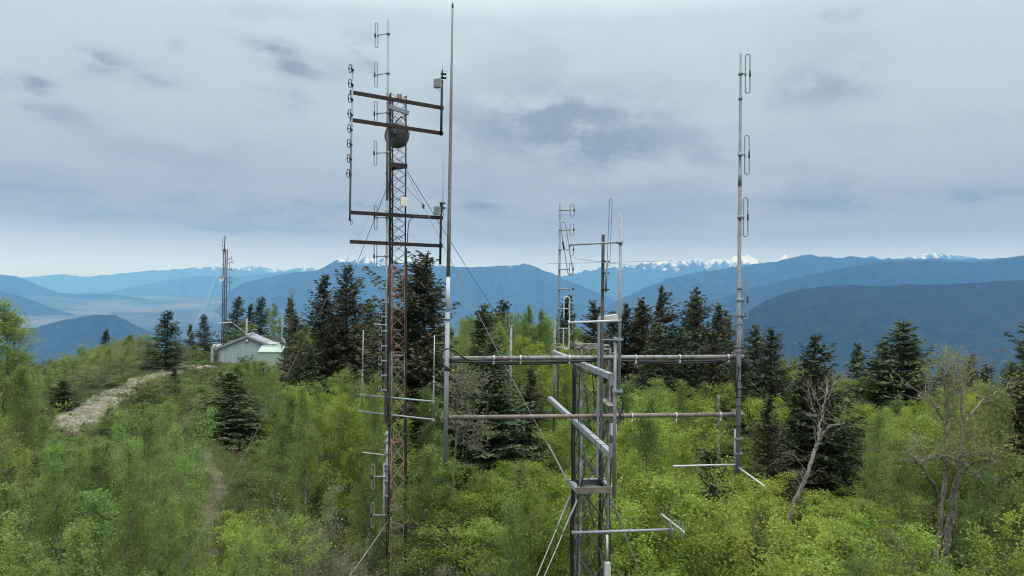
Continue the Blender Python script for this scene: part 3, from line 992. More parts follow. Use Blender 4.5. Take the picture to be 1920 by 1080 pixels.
    x, y = npx[0], npx[1]
    z3 = lambda py: z_at(x, y, py)
    npole = MB().rod((x, y, z3(742)), (x, y, z3(402)), .030, 12).build('mast_pipe', M['galv_clean'], root, True, 'near pole with two big folded dipoles on side arms')
    MB().rod((x - .068, y + .03, z3(934)), (x - .068, y + .03, z3(632)), .032, 12).build('bracket_pipe', M['galv'], npole, True)
    for py in (636, 733):
        MB().box((x - .03, y, z3(py)), .17, .10, .045, yaw).build('clamp', M['galv_clean'], npole)
    for py in (712, 845):
        mb = MB().box((x - .11, y + .05, z3(py)), .11, .05, .22, yaw)
        mb.build('clamp_plate', M['galv'], npole)
    for py in (453.5, 456.5, 600):
        MB().rod((x, y, z3(py - 1.6)), (x, y, z3(py + 1.6)), .042, 10).build('clamp', M['galv'], npole, True)
    mb = MB().rod(P(1164, 454, 12.75), P(1067, 459, 12.8), .018, 8)
    mb.rod(P(1165, 454, 12.75), P(1156, 454.5, 12.75), .028, 8)
    mb.tube(loop_path(P(1055, 416, 12.8), P(1070, 515, 12.8), RIGHT * .047), .0095, 6, caps=False)
    mb.rod(P(1067, 456, 12.8), P(1068, 463, 12.8), .02, 8)
    dp = mb.build('folded_dipole', M['galv_clean'], npole, True)
    MB().rod(P(1055, 452, 12.8), P(1057.5, 467, 12.8), .017, 8).build('feed_block', M['black'], npole, True)
    mb = MB().rod(P(1164, 601, 12.75), P(1067, 605, 12.8), .020, 8)
    mb.tube(loop_path(P(1063, 556, 12.8), P(1061.5, 655, 12.8), RIGHT * .052), .0125, 6, caps=False)
    mb.rod(P(1067, 601, 12.8), P(1067, 609, 12.8), .022, 8)
    mb.build('folded_dipole', M['white'], npole, True)
    MB().rod(P(1057, 596, 12.8), P(1057, 614, 12.8), .019, 8).build('feed_block', M['black'], npole, True)
    MB().rod(P(1131, 637, 13.4), P(1160, 637, 12.8), .014, 8).build('brace', M['galv_clean'], npole, True)
    MB().tube([P(1165, 744, 12.75), P(1169, 756, 13.1), P(1166, 772, 13.1), P(1160, 785, 13.1), P(1157, 792, 12.8)], .012, 6).build('cable', M['black'], npole, True)
    MB().tube([P(1137, 710, 13.3), P(1146, 735, 12.8), P(1153, 757, 13.1), P(1162, 772, 13.1), P(1160, 790, 13.1), P(1152, 797, 13.3)], .009, 6).build('cable', M['black'], npole, True)

    # far mast at the other end: eight small folded dipoles
    df = 21.0
    fp = P(1046.5, 700, df)
    x, y = fp[0], fp[1]
    z4 = lambda py: z_at(x, y, py)
    fmast = MB().rod((x, y, z4(752)), (x, y, z4(380)), .036, 10).build('mast_pipe', M['galv'], root, True, 'far slender mast with eight small folded dipoles')
    for i, py in enumerate((394, 431, 468, 505, 542, 579, 616, 652)):
        mp = proj((x, y, z4(py)))[0]
        dipole(fmast, mp + 22.5 - i * .1, py, df, 23, 7.2, mp, df, 0.85, 1.25)
    fp2 = P(1040, 650, df + .2)
    fpole = MB().rod((fp2[0], fp2[1], z_at(fp2[0], fp2[1], 808)), (fp2[0], fp2[1], z_at(fp2[0], fp2[1], 601)), .04, 10).build('support_pipe', M['galv_rust'], root, True)
    for py in (645, 733):
        MB().rod(P(1034, py, df), P(1052, py, df), .016, 6).build('u_bolt', M['galv_rust'], fpole)

    # ground-plane whip on the stub mast: tall narrow loop and long thin radials
    g = P(1138, 490, 15.6)
    mb = MB().rod(P(1136, 548, 15.6), P(1138, 488, 15.6), .022, 8)
    wh = mb.build('antenna_mount', M['galv_rust'], root, True, 'narrow tall loop antenna with thin level radials')
    MB().tube(loop_path(P(1145.3, 373, 15.6), P(1140.8, 498, 15.6), RIGHT * .030), .008, 6, caps=False).build('loop_element', M['galv'], wh, True)
    mb = MB()
    for a, b in (((1027, 494.5, 14.9), (1262, 489, 16.3)), ((1076, 485, 17.0), (1199, 499.5, 14.5))):
        mb.rod(P(*a), P(*b), .0055, 5)
    mb.build('radial', M['galv'], wh)
    for py in (490, 512, 543):
        MB().box(P(1135, py, 15.66), .15, .12, .03, yaw).build('bracket', M['dark'], wh)
    # white wedge shaped shroud
    mb = MB()
    w0, w1 = P(1133, 600, 16.1), P(1163, 599, 15.7)
    prof = [(-.30, -.05), (-.30, .03), (.10, .10), (.16, .075), (.18, -.02), (.02, -.07)]
    mid = (w0 + w1) / 2 + np.array([0, 0, .03])
    vs = [mid + u * a + np.array([0, 0, b]) - v * .12 for a, b in prof] + [mid + u * a + np.array([0, 0, b]) + v * .12 for a, b in prof]
    n = len(prof)
    mb.add(vs, [tuple(range(n - 1, -1, -1)), tuple(range(n, 2 * n))] + [(i, (i + 1) % n, n + (i + 1) % n, n + i) for i in range(n)])
    mb.build('antenna_shroud', M['white'], root)
    # boxes on the front right leg
    bx = MB().box(P(1150, 805, 15.75), .145, .10, .245, yaw).build('junction_box', M['white'], root)
    MB().tube([P(1150, 817, 15.75), P(1148, 828, 15.7), P(1140, 835, 15.8)], .012, 6).build('cable', M['black'], bx, True)
    MB().rod(P(1138.5, 1003, 15.7), P(1138.5, 1049, 15.7), .026, 10).build('stick_antenna', M['white'], root, True)
    MB().box(P(1139, 1070, 15.7), .125, .09, .36, yaw).build('junction_box', M['white'], root)
    # side pipe with small yagi
    a, b = P(1072, 999, 15.75), P(1262, 993, 16.2)
    sp = MB().rod(a, b, .033, 10).build('side_pipe', M['galv_clean'], root, True)
    for px in (1074, 1089, 1142, 1178):
        k = (px - 1072) / 190.0; p = a + (b - a) * k; t_ = (b - a) / np.linalg.norm(b - a)
        MB().rod(p - t_ * .02, p + t_ * .02, .045, 10).build('clamp', M['galv'], sp, True)
    st = MB().rod(P(1258, 976, 16.1), P(1257, 1008, 16.1), .03, 8).build('yagi_antenna', M['galv'], root, True)
    ya, yb = P(1240, 964, 16.9), P(1283, 998, 15.2)
    MB().bar(ya, yb, .03, .03).build('boom', M['white'], st)
    for i in range(8):
        p = ya + (yb - ya) * (0.06 + i * .125)
        h = .10 + (.02 * i) * .6
        MB().rod(p - np.array([0, 0, h]), p + np.array([0, 0, h]), .005 if i < 6 else .012, 6).build('element', M['galv_clean'], st)
    MB().tube(sag(P(1178, 998, 15.9), P(1142, 1040, 15.7), .12, 10), .008, 6).build('cable', M['black'], sp, True)
    # little bits: hanging cable loops inside the lattice
    for pts in ([(1100, 800, 16.1), (1103, 790, 16.1), (1112, 786, 16.0)], [(1106, 650, 16.2), (1110, 690, 16.1), (1114, 740, 16.1), (1117, 790, 16.1)],
                [(1098, 720, 16), (1101, 760, 16), (1106, 800, 16), (1113, 818, 16)], [(1084, 655, 16.1), (1092, 650, 16.0), (1101, 647, 16.0)],
                [(1097, 850, 15.9), (1095, 890, 15.9), (1088, 912, 15.9)], [(1102, 920, 16), (1107, 960, 16), (1115, 990, 16)],
                [(1060, 688, 16.3), (1070, 679, 16.3), (1079, 672, 16.3)]):
        A = np.array([P(*p) for p in pts])
        MB().tube(A, .014, 6).build('cable', M['black'], root, True)
    MB().bar(P(1130, 748, 16.2), P(1146, 762, 15.9), .16, .03).build('bracket_plate', M['galv_rust'], root)
    # guy wires from the collar
    gx = lambda px, d: ((px - 960) / F * d)
    def guy(p, q, r, mat='wire_pale'):
        w = MB().tube(sag(p, q, .05, 10), r, 6).build('guy_wire', M[mat], root, True)
        return w
    def anchor(px, d):
        X = gx(px, d); return np.array([X, d, T(X, d) - .1])
    t1 = P(1070, 928, 16.35); t2 = P(1083, 936, 15.95); t3 = P(1146, 940, 16.0)
    for p, qx, qd in ((t1, 700, 12.0), (t2, 715, 12.3), (t3, 1330, 21), (t3 + np.array([.03, .2, 0]), 1300, 23)):
        q = anchor(qx, qd)
        w = guy(p, q, .011)
        dirv = (q - p) / np.linalg.norm(q - p)
        MB().tube([p, p + dirv * .06, p + dirv * .75, p + dirv * .85], [.012, .024, .022, .012], 7).build('turnbuckle', M['galv'], w, True)
    return root


def build_triangular_tower():
    c = W(745, 900, 25.1)
    gz = T(c[0], c[1])
    root = empty('triangular_tower', (c[0], c[1], gz), 'tall slim triangular lattice tower, rusty arms above and faded red sections below', 'radio tower')
    P = W

    def leg_line(pxt, pxb, d):
        a = P(pxb, 1080, d); b = P(pxt, 174, d)
        k = (gz - .2 - a[2]) / (b[2] - a[2])
        return (a + (b - a) * k, b)
    legs = [leg_line(732.5, 730, 24.85), leg_line(761.5, 756.5, 25.2), leg_line(736.5, 733, 25.55)]
    at = lambda L, zz: L[0] + (L[1] - L[0]) * ((zz - L[0][2]) / (L[1][2] - L[0][2]))
    zr = lambda py: at(legs[0], 0)[2] + 0 if False else z_at(legs[0][1][0], legs[0][1][1], py)
    bands = [(174, 492, 'dark'), (492, 662, 'redpaint'), (662, 835, 'olive'), (835, 985, 'redpaint'), (985, 1300, 'pinkpaint')]
    for (ya, yb, mt) in bands:
        zt, zb = zr(ya), max(zr(yb), gz - .2)
        for L in legs:
            MB().rod(at(L, zb), at(L, zt), .027, 8).build('tower_leg', M[mt], root, True)
        npan = max(1, round((zt - zb) / (.36 if ya < 400 else .46 if ya < 600 else .55 if ya < 800 else .62)))
        mb = MB()
        lattice(legs, zb, zt, (zt - zb) / npan, [(0, 1), (1, 2), (2, 0)], .0078, mb, 5)
        bm = {'redpaint': 'pinkpaint' if ya > 800 else 'redpaint'}.get(mt, mt)
        MB_ = mb.build('bracing', M[bm], root)
    # heavy bands
    for (ya, mt, h, e) in ((307, 'dark', .16, .06), (963, 'pinkpaint', .07, .02), (998, 'pinkpaint', .06, .0), (668, 'galv_rust', .05, .02), (833, 'redpaint', .05, .0)):
        zc = zr(ya)
        mb = MB()
        for a, b in ((0, 1), (1, 2), (2, 0)):
            p, q = at(legs[a], zc), at(legs[b], zc)
            t_ = (q - p) / np.linalg.norm(q - p)
            mb.bar(p - t_ * e, q + t_ * e, .03, h)
        mb.build('tower_band', M[mt], root)
    # cables up the legs
    for (k, off, r, ytop) in ((0, (-.03, -.045, 0), .022, 180), (0, (.03, -.06, 0), .012, 300), (1, (.045, -.03, 0), .036, 462), (1, (.09, -.02, 0), .018, 760), (0, (-.085, -.04, 0), .02, 520), (2, (0, .06, 0), .03, 300)):
        zz = np.linspace(gz, zr(ytop), 40)
        pts = [at(legs[k], z) + np.array(off) + np.array([.010 * math.sin(i * 1.9 + k), 0, 0]) for i, z in enumerate(zz)]
        MB().tube(pts, r, 7).build('cable', M['black'], root, True)
    # rusty cross arms
    for (xl, yl, xr, yr) in ((656, 172, 832, 202.5), (656, 224, 831, 250), (656, 398, 831, 408.5), (656, 453, 830, 461)):
        a, b = P(xl, yl, 23.9), P(xr, yr, 25.6)
        o = MB().channel(a, b, .06, .125, .012, -1).build('cross_arm', M['rust'], root)
    # left outrigger pole with small dipoles
    d = 23.85
    lp = P(658.5, 270, d); x, y = lp[0], lp[1]
    z1 = lambda py: z_at(x, y, py)
    lpole = MB().rod((x, y, z1(405)), (x, y, z1(120)), .034, 10).build('mast_pipe', M['galv_clean'], root, True, 'left outrigger pole with a column of small dark dipoles')
    MB().tube([(x, y, z1(414)), (x, y, z1(402))], .034, 8).build('tape', M['black'], lpole, True)
    MB().tube([P(657.5, 412, d), P(656.5, 419, d), P(658.5, 422, d), P(660.5, 419, d), P(659.5, 411, d)], .012, 6).build('cable', M['black'], lpole, True)
    for py in (128.5, 156.5, 184.5, 213, 241, 269, 297, 325):
        mp = proj((x, y, z1(py)))[0]
        dipole(lpole, mp - 4.5, py, d - .12, 15, 4.6, mp, d, .75, 1.7, mat='dark', arm_dy=2.5)
    # tall mast up the left leg with folded dipoles
    d = 24.75
    tp = P(726.5, 300, d); x, y = tp[0], tp[1]
    # leans with the tower
    top, bot = P(728.3, 37, d), P(722.5, 792, d)
    ln = lambda py: top + (bot - top) * ((py - 37) / (792 - 37.0))
    tmast = MB().tube([ln(37), ln(376)], [.038, .046], 12).build('mast_pipe', M['galv_clean'], root, True, 'tall grey mast rising past the tower top with folded dipoles on its left')
    MB().tube([ln(379), ln(792)], [.034, .042], 12).build('mast_pipe', M['galv'], root, True)
    for (lx, py, ady) in ((706, 66, -3), (705, 140, -3), (704.5, 213, -2), (704, 287, -1), (704.5, 407.5, 0), (704, 480.5, 0)):
        mp = proj(ln(py))[0]
        dipole(tmast, lx, py, d - .05, 46, 5, mp, d, .85, 1.05, arm_dy=ady)
    umast = None
    for i, py in enumerate((540, 567, 594, 621, 649, 676.5, 704, 731.5)):
        mp = proj(ln(py))[0]
        dipole(tmast, mp - 10.5, py, d - .05, 16.5, 5.0, mp, d, .75, 1.2)
    MB().bar(P(701, 607, d - .3), P(726, 609.5, d), .03, .03).build('yagi_boom', M['white'], root)
    for py in (177, 325, 396, 480, 537, 665):
        a = ln(py); b = at(legs[0], a[2])
        MB().rod(a + (a - b) * .6, b, .018, 6).build('standoff', M['dark'], root)
    # sector panel across the top
    MB().bar(P(729.5, 200, 24.6), P(766, 212, 25.0), .08, .145).build('panel_antenna', M['greybox'], root)
    MB().box(P(749, 181.5, 25.1), .14, .12, .16, .5).build('beacon', M['redpaint'], root)
    # dish behind the lattice
    cd = P(742, 253, 25.95)
    mb = MB()
    axis = np.array([.25, .96, 0.05]); axis /= np.linalg.norm(axis)
    sa = np.cross(axis, (0, 0, 1)); sa /= np.linalg.norm(sa); sb = np.cross(sa, axis)
    vs = []; fs = []; nr, na = 7, 32
    for i in range(nr):
        rr = .46 * (i + .15) / (nr - 1 + .15)
        for k in range(na):
            a = 2 * math.pi * k / na
            vs.append(cd + sa * rr * math.cos(a) + sb * rr * math.sin(a) + axis * (rr * rr * .55 - .1))
    for k in range(na):
        a = 2 * math.pi * k / na
        vs.append(cd + sa * .46 * math.cos(a) + sb * .46 * math.sin(a) + axis * (.46 * .46 * .55 + .08))
    for i in range(nr):
        for k in range(na):
            k2 = (k + 1) % na
            fs.append((i * na + k, i * na + k2, (i + 1) * na + k2, (i + 1) * na + k))
    fs.append(tuple(range(na)))
    mb.add(vs, fs)
    dsh = mb.build('dish_antenna', M['dish'], root, True)
    mb = MB().rod(cd - axis * .32, cd - axis * .08, .05, 10)
    mb.bar(cd - axis * .3 - sb * .22, cd - axis * .3 + sb * .22, .06, .06, upv=tuple(sa))
    mb.build('dish_mount', M['dark'], dsh)
    MB().tube([P(729, 245, 25.6), P(745, 226, 25.3), P(752, 219, 25.2), P(758, 222, 25.1), P(762, 235, 25.1), P(764, 250, 25.1)], .022, 6).build('cable', M['black'], root, True)
    MB().tube([P(762, 234, 25.2), P(767, 245, 25.2), P(768, 252, 25.2), P(764, 260, 25.2)], .006, 5).build('cable', M['black'], root, True)
    # white and grey boxes
    MB().box(P(757, 378, 24.95), .235, .12, .31, .5).build('equipment_box', M['cream'], root)
    # right outriggers
    for (ya, yb, bx, by, bw, bh) in ((150, 254, 820.5, 156.5, .24, .30), (380, 496, 820, 395.5, .20, .29)):
        px = 827.5
        q = P(828 if ya < 300 else 826.3, (ya + yb) / 2, 25.5); x, y = q[0], q[1]
        zq = lambda py: z_at(x, y, py)
        o = MB().rod((x, y, zq(yb)), (x, y, zq(ya)), .045, 10).build('outrigger_pole', M['dark'], root, True)
        b = MB().box(P(bx, by, 25.25), bw, .18, bh, -.35)
        b.build('equipment_box', M['greybox'], o)
        MB().tube([P(bx + 1, by + 9, 25.25), P(bx + 3, by + 14, 25.3), P(826, by + 16, 25.4)], .008, 5).build('cable', M['black'], o, True)
        for py in ((139, 146) if ya < 300 else (381, 390)):
            MB().box((x + .05, y, zq(py)), .20, .1, .05, .3).build('bracket', M['dark'], o)
        if ya < 300:
            MB().rod(P(829, 148, 25.45), P(829.5, 132, 25.45), .03, 8).build('antenna_base', M['dark'], o, True)
            MB().rod(P(829.5, 134, 25.45), P(829.8, 121, 25.45), .008, 6).build('whip', M['greybox'], o, True)
            mb = MB()
            for a in range(4):
                an = a * math.pi / 2 + .4
                p = P(829.5, 133.5, 25.45)
                mb.rod(p, p + np.array([math.cos(an) * .2, math.sin(an) * .2, .02]), .004, 5)
            mb.build('radial', M['greybox'], o)
        else:
            MB().tube([P(830.2, 398, 25.45), P(830.6, 378, 25.45), P(831.5, 291, 25.45)], [.02, .018, .009], 8).build('whip', M['greybox'], o, True)
            MB().tube([P(828, 392, 25.4), P(832, 400, 25.35), P(830, 408, 25.35), P(826, 412, 25.4)], .009, 6).build('cable', M['black'], o, True)
    MB().tube([P(764, 455, 25.1), P(765, 430, 25.0), P(767, 414, 25.0), P(776, 407, 25.05), P(790, 406, 25.1), P(815, 408, 25.3)], .016, 6).build('cable', M['black'], root, True)
    MB().tube([P(735, 455, 25), P(744, 444, 25), P(750, 442, 25), P(755, 448, 25)], .014, 6).build('cable', M['black'], root, True)
    # lower pipe frame with two upright sticks
    a0, b0, a1, b1 = P(674, 740, 25.4), P(814, 753, 24.2), P(672, 771, 25.4), P(813, 787, 24.2)
    for a, b in ((a0, b0), (a1, b1)):
        MB().rod(a, b, .03, 8).build('side_pipe', M['galv_clean'], root, True)
    for (px, yt, ym, yb, d) in ((678.5, 619, 695, 775, 25.35), (812.5, 628, 708, 788, 24.15)):
        q = P(px, 760, d); x, y = q[0], q[1]
        zq = lambda py: z_at(x, y, py)
        o = MB().rod((x, y, zq(yb)), (x, y, zq(ym)), .024, 8).build('mast_pipe', M['galv'], root, True)
        MB().tube([(x, y, zq(ym)), (x, y, zq(yt))], [.022, .014], 8).build('stick_antenna', M['white'], o, True)
        for py in ((740, 771) if px < 700 else (753, 787)):
            MB().box((x, y, zq(py)), .09, .09, .09, .4).build('clamp', M['galv_clean'], o)
        for py in (ym, ym + 9):
            MB().rod((x, y, zq(py - 2)), (x, y, zq(py + 2)), .036, 8).build('joint', M['galv_clean'], o, True)
    MB().tube(sag(P(680, 712, 25.3), P(722, 795, 24.9), .1, 10), .012, 6).build('cable', M['galv_brown'], root, True)
    MB().tube(sag(P(812, 790, 24.2), P(733, 800, 24.9), .35, 12), .010, 6).build('cable', M['galv_brown'], root, True)
    # lower left mast with two folded dipoles, its clamp pipe, and a small boom
    d = 24.75
    q = P(721, 950, d); top, bot = P(720.8, 868, d), P(719, 1036, d)
    lm = MB().rod(bot, top, .042, 10).build('mast_pipe', M['galv_clean'], root, True, 'short lower mast with two pale folded dipoles')
    for lx, py in ((699.5, 894, ), (698.5, 966)):
        dipole(lm, lx, py, d - .05, 47, 5.4, 720.3, d, .95, 1.4)
    MB().rod(P(724.5, 970, d + .05), P(726, 808, d + .05), .045, 10).build('clamp_pipe', M['galv_clean'], root, True)
    for py in (815, 828, 850, 872, 880, 902, 930):
        MB().box(P(724, py, d), .14, .12, .06, .3).build('clamp', M['galv'], root)
    sb = MB().bar(P(680, 848, d - .2), P(722, 853, d), .03, .03).build('log_antenna', M['white'], root)
    mb = MB()
    for i in range(9):
        p = P(681 + i * 4.2, 848 + i * .52, d - .2 + i * .02)
        mb.rod(p - FWD * .07, p + FWD * .07, .006, 5)
    mb.build('element', M['galv_clean'], sb)
    # guy wires
    gx = lambda px, dd: ((px - 960) / F * dd)

    def anchor(px, dd):
        X = gx(px, dd); return np.array([X, dd, T(X, dd)])
    R_ = at(legs[1], zr(316)); L_ = at(legs[0], zr(322))
    def wire(p, q, r=.008, mat='wire', drop=.12):
        return MB().tube(sag(p, q, drop, 14), r, 5).build('guy_wire', M[mat], root, True)
    jn = P(794, 386, 23.6)
    wire(at(legs[1], zr(316)), jn, .009, drop=0); wire(at(legs[0], zr(318)), jn, .009, drop=0)
    mb = MB().tube([jn + UP * .06, jn, jn - UP * .10], [.02, .045, .02], 8).build('insulator', M['dark'], root, True)
    end = P(1066, 906, 16.7)
    dv = (end - jn) / np.linalg.norm(end - jn)
    w1 = wire(jn, end, .009, drop=.10)
    MB().tube([end - dv * 1.15, end - dv * 1.05, end - dv * .1, end], [.012, .022, .022, .012], 7).build('turnbuckle', M['galv'], w1, True)
    wire(R_ + np.array([.05, 0, 0]), P(1015, 718, 46), .013)
    wire(L_, P(300, 1140, 14.5), .0042, drop=.2)
    wire(L_ + np.array([-.02, .3, -.1]), P(600, 660, 47), .013)
    wire(at(legs[0], zr(978)), P(560, 1200, 19), .010, 'wire_pale')
    wire(at(legs[1], zr(972)), P(1010, 1140, 21), .010, 'wire_pale')
    return root


def build_far_site():
    P = W
    # --- lattice tower beside the shed
    d = 74.0
    c = P(418, 680, d)
    gz = T(c[0], c[1])
    root = empty('lattice_mast', (c[0], c[1], gz), 'distant purple grey lattice mast with a small white dish beside the shed', 'radio tower')
    legs = []
    for (pt, pb, dd) in ((419.2, 414.8, d), (426.4, 422.2, d + .1), (422.8, 418.5, d + .4)):
        a = P(pb, 690, dd); b = P(pt, 467, dd)
        k = (gz - .2 - a[2]) / (b[2] - a[2])
        legs.append((a + (b - a) * k, b))
    M['mauve'] = metal_mat('faded mauve steel', (0.04, 0.031, 0.042), (0.07, 0.052, 0.062), (0.11, 0.06, 0.055), 0.35, 2, 0.7, 0.0)
    for L in legs:
        MB().rod(L[0], L[1], .05, 6).build('tower_leg', M['mauve'], root, True)
    mb = MB()
    lattice(legs, max(gz, legs[0][0][2]), legs[0][1][2], .7, [(0, 1), (1, 2), (2, 0)], .016, mb, 1, single=True)
    mb.build('bracing', M['mauve'], root)
    o = MB().rod(P(421, 472, d), P(421.8, 442, d), .05, 6).build('top_mast', M['mauve'], root, True)
    MB().rod(P(417.2, 473, d), P(418, 445, d), .022, 6).build('whip', M['galv'], o, True)
    for py in (446, 453, 460, 467):
        MB().rod(P(416.5, py + .6, d), P(422, py, d), .025, 5).build('standoff', M['galv_rust'], o)
    dm = P(415.5, 522.5, d - .4)
    mb = MB(); vs = []; fs = []
    for i in range(4):
        for k in range(20):
            a = 2 * math.pi * k / 20; rr = .29 * (i + .1) / 3.1
            vs.append(dm + RIGHT * rr * math.cos(a) + UP * rr * math.sin(a) - FWD * (rr * rr * 1.1))
    for i in range(3):
        for k in range(20):
            k2 = (k + 1) % 20
            fs.append((i * 20 + k, i * 20 + k2, (i + 1) * 20 + k2, (i + 1) * 20 + k))
    fs.append(tuple(range(20)))
    mb.add(vs, fs); dish = mb.build('dish_antenna', M['white'], root, True)
    MB().rod(dm + FWD * .02, P(420, 523, d), .05, 6).build('dish_mount', M['galv'], dish)
    for (x0, y0, x1, y1) in ((425, 486, 434, 485), (427, 494, 437, 491), (426, 506, 434.5, 505.5), (427, 521, 435, 521), (427, 528, 435, 529), (427, 548, 431, 547.5)):
        a = MB().rod(P(x0, y0, d), P(x1, y1, d), .03, 5)
        a.rod(P(x1, y1 - 5, d), P(x1, y1 + 4, d), .02, 5)
        a.build('side_antenna', M['mauve'], root)
    for (x0, y0, x1, y1) in ((405, 562, 418, 562), (404, 582, 418, 583)):
        a = MB().rod(P(x0, y0, d), P(x1, y1, d), .03, 5)
        a.rod(P(x0, y0 - 3, d), P(x0, y0 + 20, d), .018, 5)
        a.build('side_antenna', M['galv_clean'], root)
    MB().bar(P(407.5, 605.5, d - .3), P(435.5, 604, d + .3), .1, .11).build('platform_beam', M['white'], root)
    MB().rod(P(430, 484, d), P(431, 547, d), .02, 5).build('cable', M['black'], root)
    for (x1, y1, dd) in ((350, 640, 64), (500, 600, 95), (380, 600, 84)):
        MB().tube(sag(P(421, 485, d), P(x1, y1, dd), .2, 8), .012, 4).build('guy_wire', M['wire_pale'], root)
    MB().rod(P(437, 606, d), P(461, 625, 72), .03, 5).build('stay_wire', M['galv_clean'], root)

    # --- corrugated metal shed
    d = 70.0
    m, t, out = new_mat('blue grey corrugated steel')
    tc = t.n('ShaderNodeTexCoord').outputs['Object']
    pos = t.n('ShaderNodeNewGeometry').outputs['Position']
    n = t.noise(pos, 0.9, 5, 0.6)
    col = t.mix(n, (0.29, 0.355, 0.395, 1), (0.40, 0.465, 0.50, 1))
    bsdf(t, out, col, 0.5, 0.15)
    M['shed'] = m
    m, t, out = new_mat('pale metal roof')
    pos = t.n('ShaderNodeNewGeometry').outputs['Position']
    n = t.noise(pos, 1.4, 5, 0.6)
    bsdf(t, out, t.mix(n, (0.34, 0.37, 0.405, 1), (0.43, 0.465, 0.50, 1)), 0.45, 0.2)
    M['roof'] = m
    yaw = math.radians(14)
    u = np.array([math.cos(yaw), math.sin(yaw), 0]); v = np.array([-math.sin(yaw), math.cos(yaw), 0])
    rf = P(463.5, 630.5, d)
    cx, cyy = rf[0], rf[1]
    gz2 = T(cx, cyy) - 0.3
    ridge_z = rf[2]
    eave_z = ridge_z - 1.12
    hw = 2.55
    dep = 5.5
    shed = empty('metal_shed', (cx, cyy, gz2), 'blue grey corrugated metal shed with a pale gabled roof', 'shed')
    C0 = np.array([cx, cyy, 0])

    def corr(A, B, hA, hB, name):
        """corrugated wall from A to B, top height running hA(t)"""
        L = np.linalg.norm(B - A); nn = int(L / .30)
        dirn = (B - A) / L; nm = np.array([dirn[1], -dirn[0], 0])
        k = []
        for i in range(nn):
            s0 = i / nn
            for f, o in ((0, 0), (.55, 0), (.65, .05), (.9, .05)):
                k.append((s0 + f / nn, o))
        k.append((1, 0))
        vs = []; fs = []
        for s_, o in k:
            p = A + (B - A) * s_ + nm * o
            vs.append((p[0], p[1], gz2 - .4)); vs.append((p[0], p[1], hA(s_)))
        for i in range(len(k) - 1):
            fs.append((2 * i, 2 * i + 2, 2 * i + 3, 2 * i + 1))
        return MB().add(vs, fs).build(name, M['shed'], shed)
    A = C0 - u * hw; B = C0 + u * hw
    gable = lambda s_: ridge_z - .05 - (ridge_z - eave_z) * abs(2 * s_ - 1)
    corr(A, B, gable, None, 'wall')
    corr(B, B + v * dep, lambda s_: eave_z - .05, None, 'wall')
    corr(B + v * dep, A + v * dep, gable, None, 'wall')
    corr(A + v * dep, A, lambda s_: eave_z - .05, None, 'wall')
    for sgn in (-1, 1):
        a = C0 - v * .25 + np.array([0, 0, ridge_z]); e = C0 - v * .25 + u * sgn * (hw + .28) + np.array([0, 0, eave_z - .11])
        a2 = a + v * (dep + .5); e2 = e + v * (dep + .5)
        up = np.array([0, 0, .09])
        vs = [a, e, e2, a2, a + up, e + up, e2 + up, a2 + up]
        mb = MB().add(vs, [(0, 1, 2, 3), (7, 6, 5, 4), (0, 4, 5, 1), (1, 5, 6, 2), (2, 6, 7, 3), (3, 7, 4, 0)])
        for i in range(14):
            w0 = a + up + v * (.2 + i * .42); w1 = e + up + v * (.2 + i * .42)
            mb.bar(w0 + np.array([0, 0, .012]), w1 + np.array([0, 0, .012]), .05, .03)
        mb.build('roof', M['roof'], shed)
        q0 = a - v * .012 + np.array([0, 0, .02]); q1 = e - v * .012 + np.array([0, 0, .02])
        MB().bar(q0, q1, .03, .2).build('barge_board', M['galv_clean'], shed)
    MB().bar(C0 - v * .3 + np.array([0, 0, ridge_z + .12]), C0 + v * (dep + .3) + np.array([0, 0, ridge_z + .12]), .3, .07).build('ridge_cap', M['galv_clean'], shed)
    MB().box(C0 + v * 1.3 + u * 2.35 + np.array([0, 0, eave_z + .33]), 1.1, 1.9, .10, yaw).build('roof_panel', M['white'], shed)
    lp = C0 - v * .18 + np.array([0, 0, ridge_z - .42])
    MB().box(lp, .26, .15, .2, yaw).build('gable_lamp', M['white'], shed)
    # bracket lamp on the ridge
    q = C0 + v * .8 + u * .35 + np.array([0, 0, ridge_z])
    MB().tube([q, q + np.array([0, 0, .62]), q + u * .12 + np.array([0, 0, .68]), q + u * .5 + np.array([0, 0, .62])], .035, 6).build('bracket_lamp', M['galv_clean'], shed)
    for s_ in (-.3, .25):
        MB().rod(q + u * s_ + v * 0, q + np.array([0, 0, .4]), .025, 5).build('bracket_lamp_stay', M['galv_clean'], shed)
    # corner trims
    for s_ in (-1, 1):
        p = C0 + u * s_ * hw - v * .06
        MB().rod((p[0], p[1], gz2 - .3), (p[0], p[1], eave_z), .07, 6).build('corner_trim', M['galv_clean'], shed)

    # --- pole behind the ridge
    q = P(462, 640, 77.0)
    tz = z_at(q[0], q[1], 597)
    pole = empty('utility_pole', (q[0], q[1], T(q[0], q[1])), 'plain grey pole rising behind the ridge of the shed', 'pole')
    MB().rod((q[0], q[1], T(q[0], q[1]) - .3), (q[0], q[1], tz), .12, 8).build('shaft', M['galv'], pole, True)
    MB().rod((q[0] + .1, q[1] - .15, tz - .35), (q[0] + .6, q[1] - .15, tz - .30), .03, 6).build('bracket', M['galv_clean'], pole)

    # --- pale green equipment cabinet
    d = 65.0
    q = P(506, 668, d)
    cz = T(q[0], q[1])
    cab = empty('equipment_cabinet', (q[0], q[1], cz - .2), 'pale mint green equipment cabinet in front of the shed', 'cabinet')
    m, t, out = new_mat('pale green paint')
    pos = t.n('ShaderNodeNewGeometry').outputs['Position']
    n = t.noise(pos, 2.2, 6, 0.7)
    col = t.mix(t.ramp(n, [(0.6, 0.0), (0.72, 1.0)]), (0.26, 0.34, 0.30, 1), (0.30, 0.28, 0.2, 1))
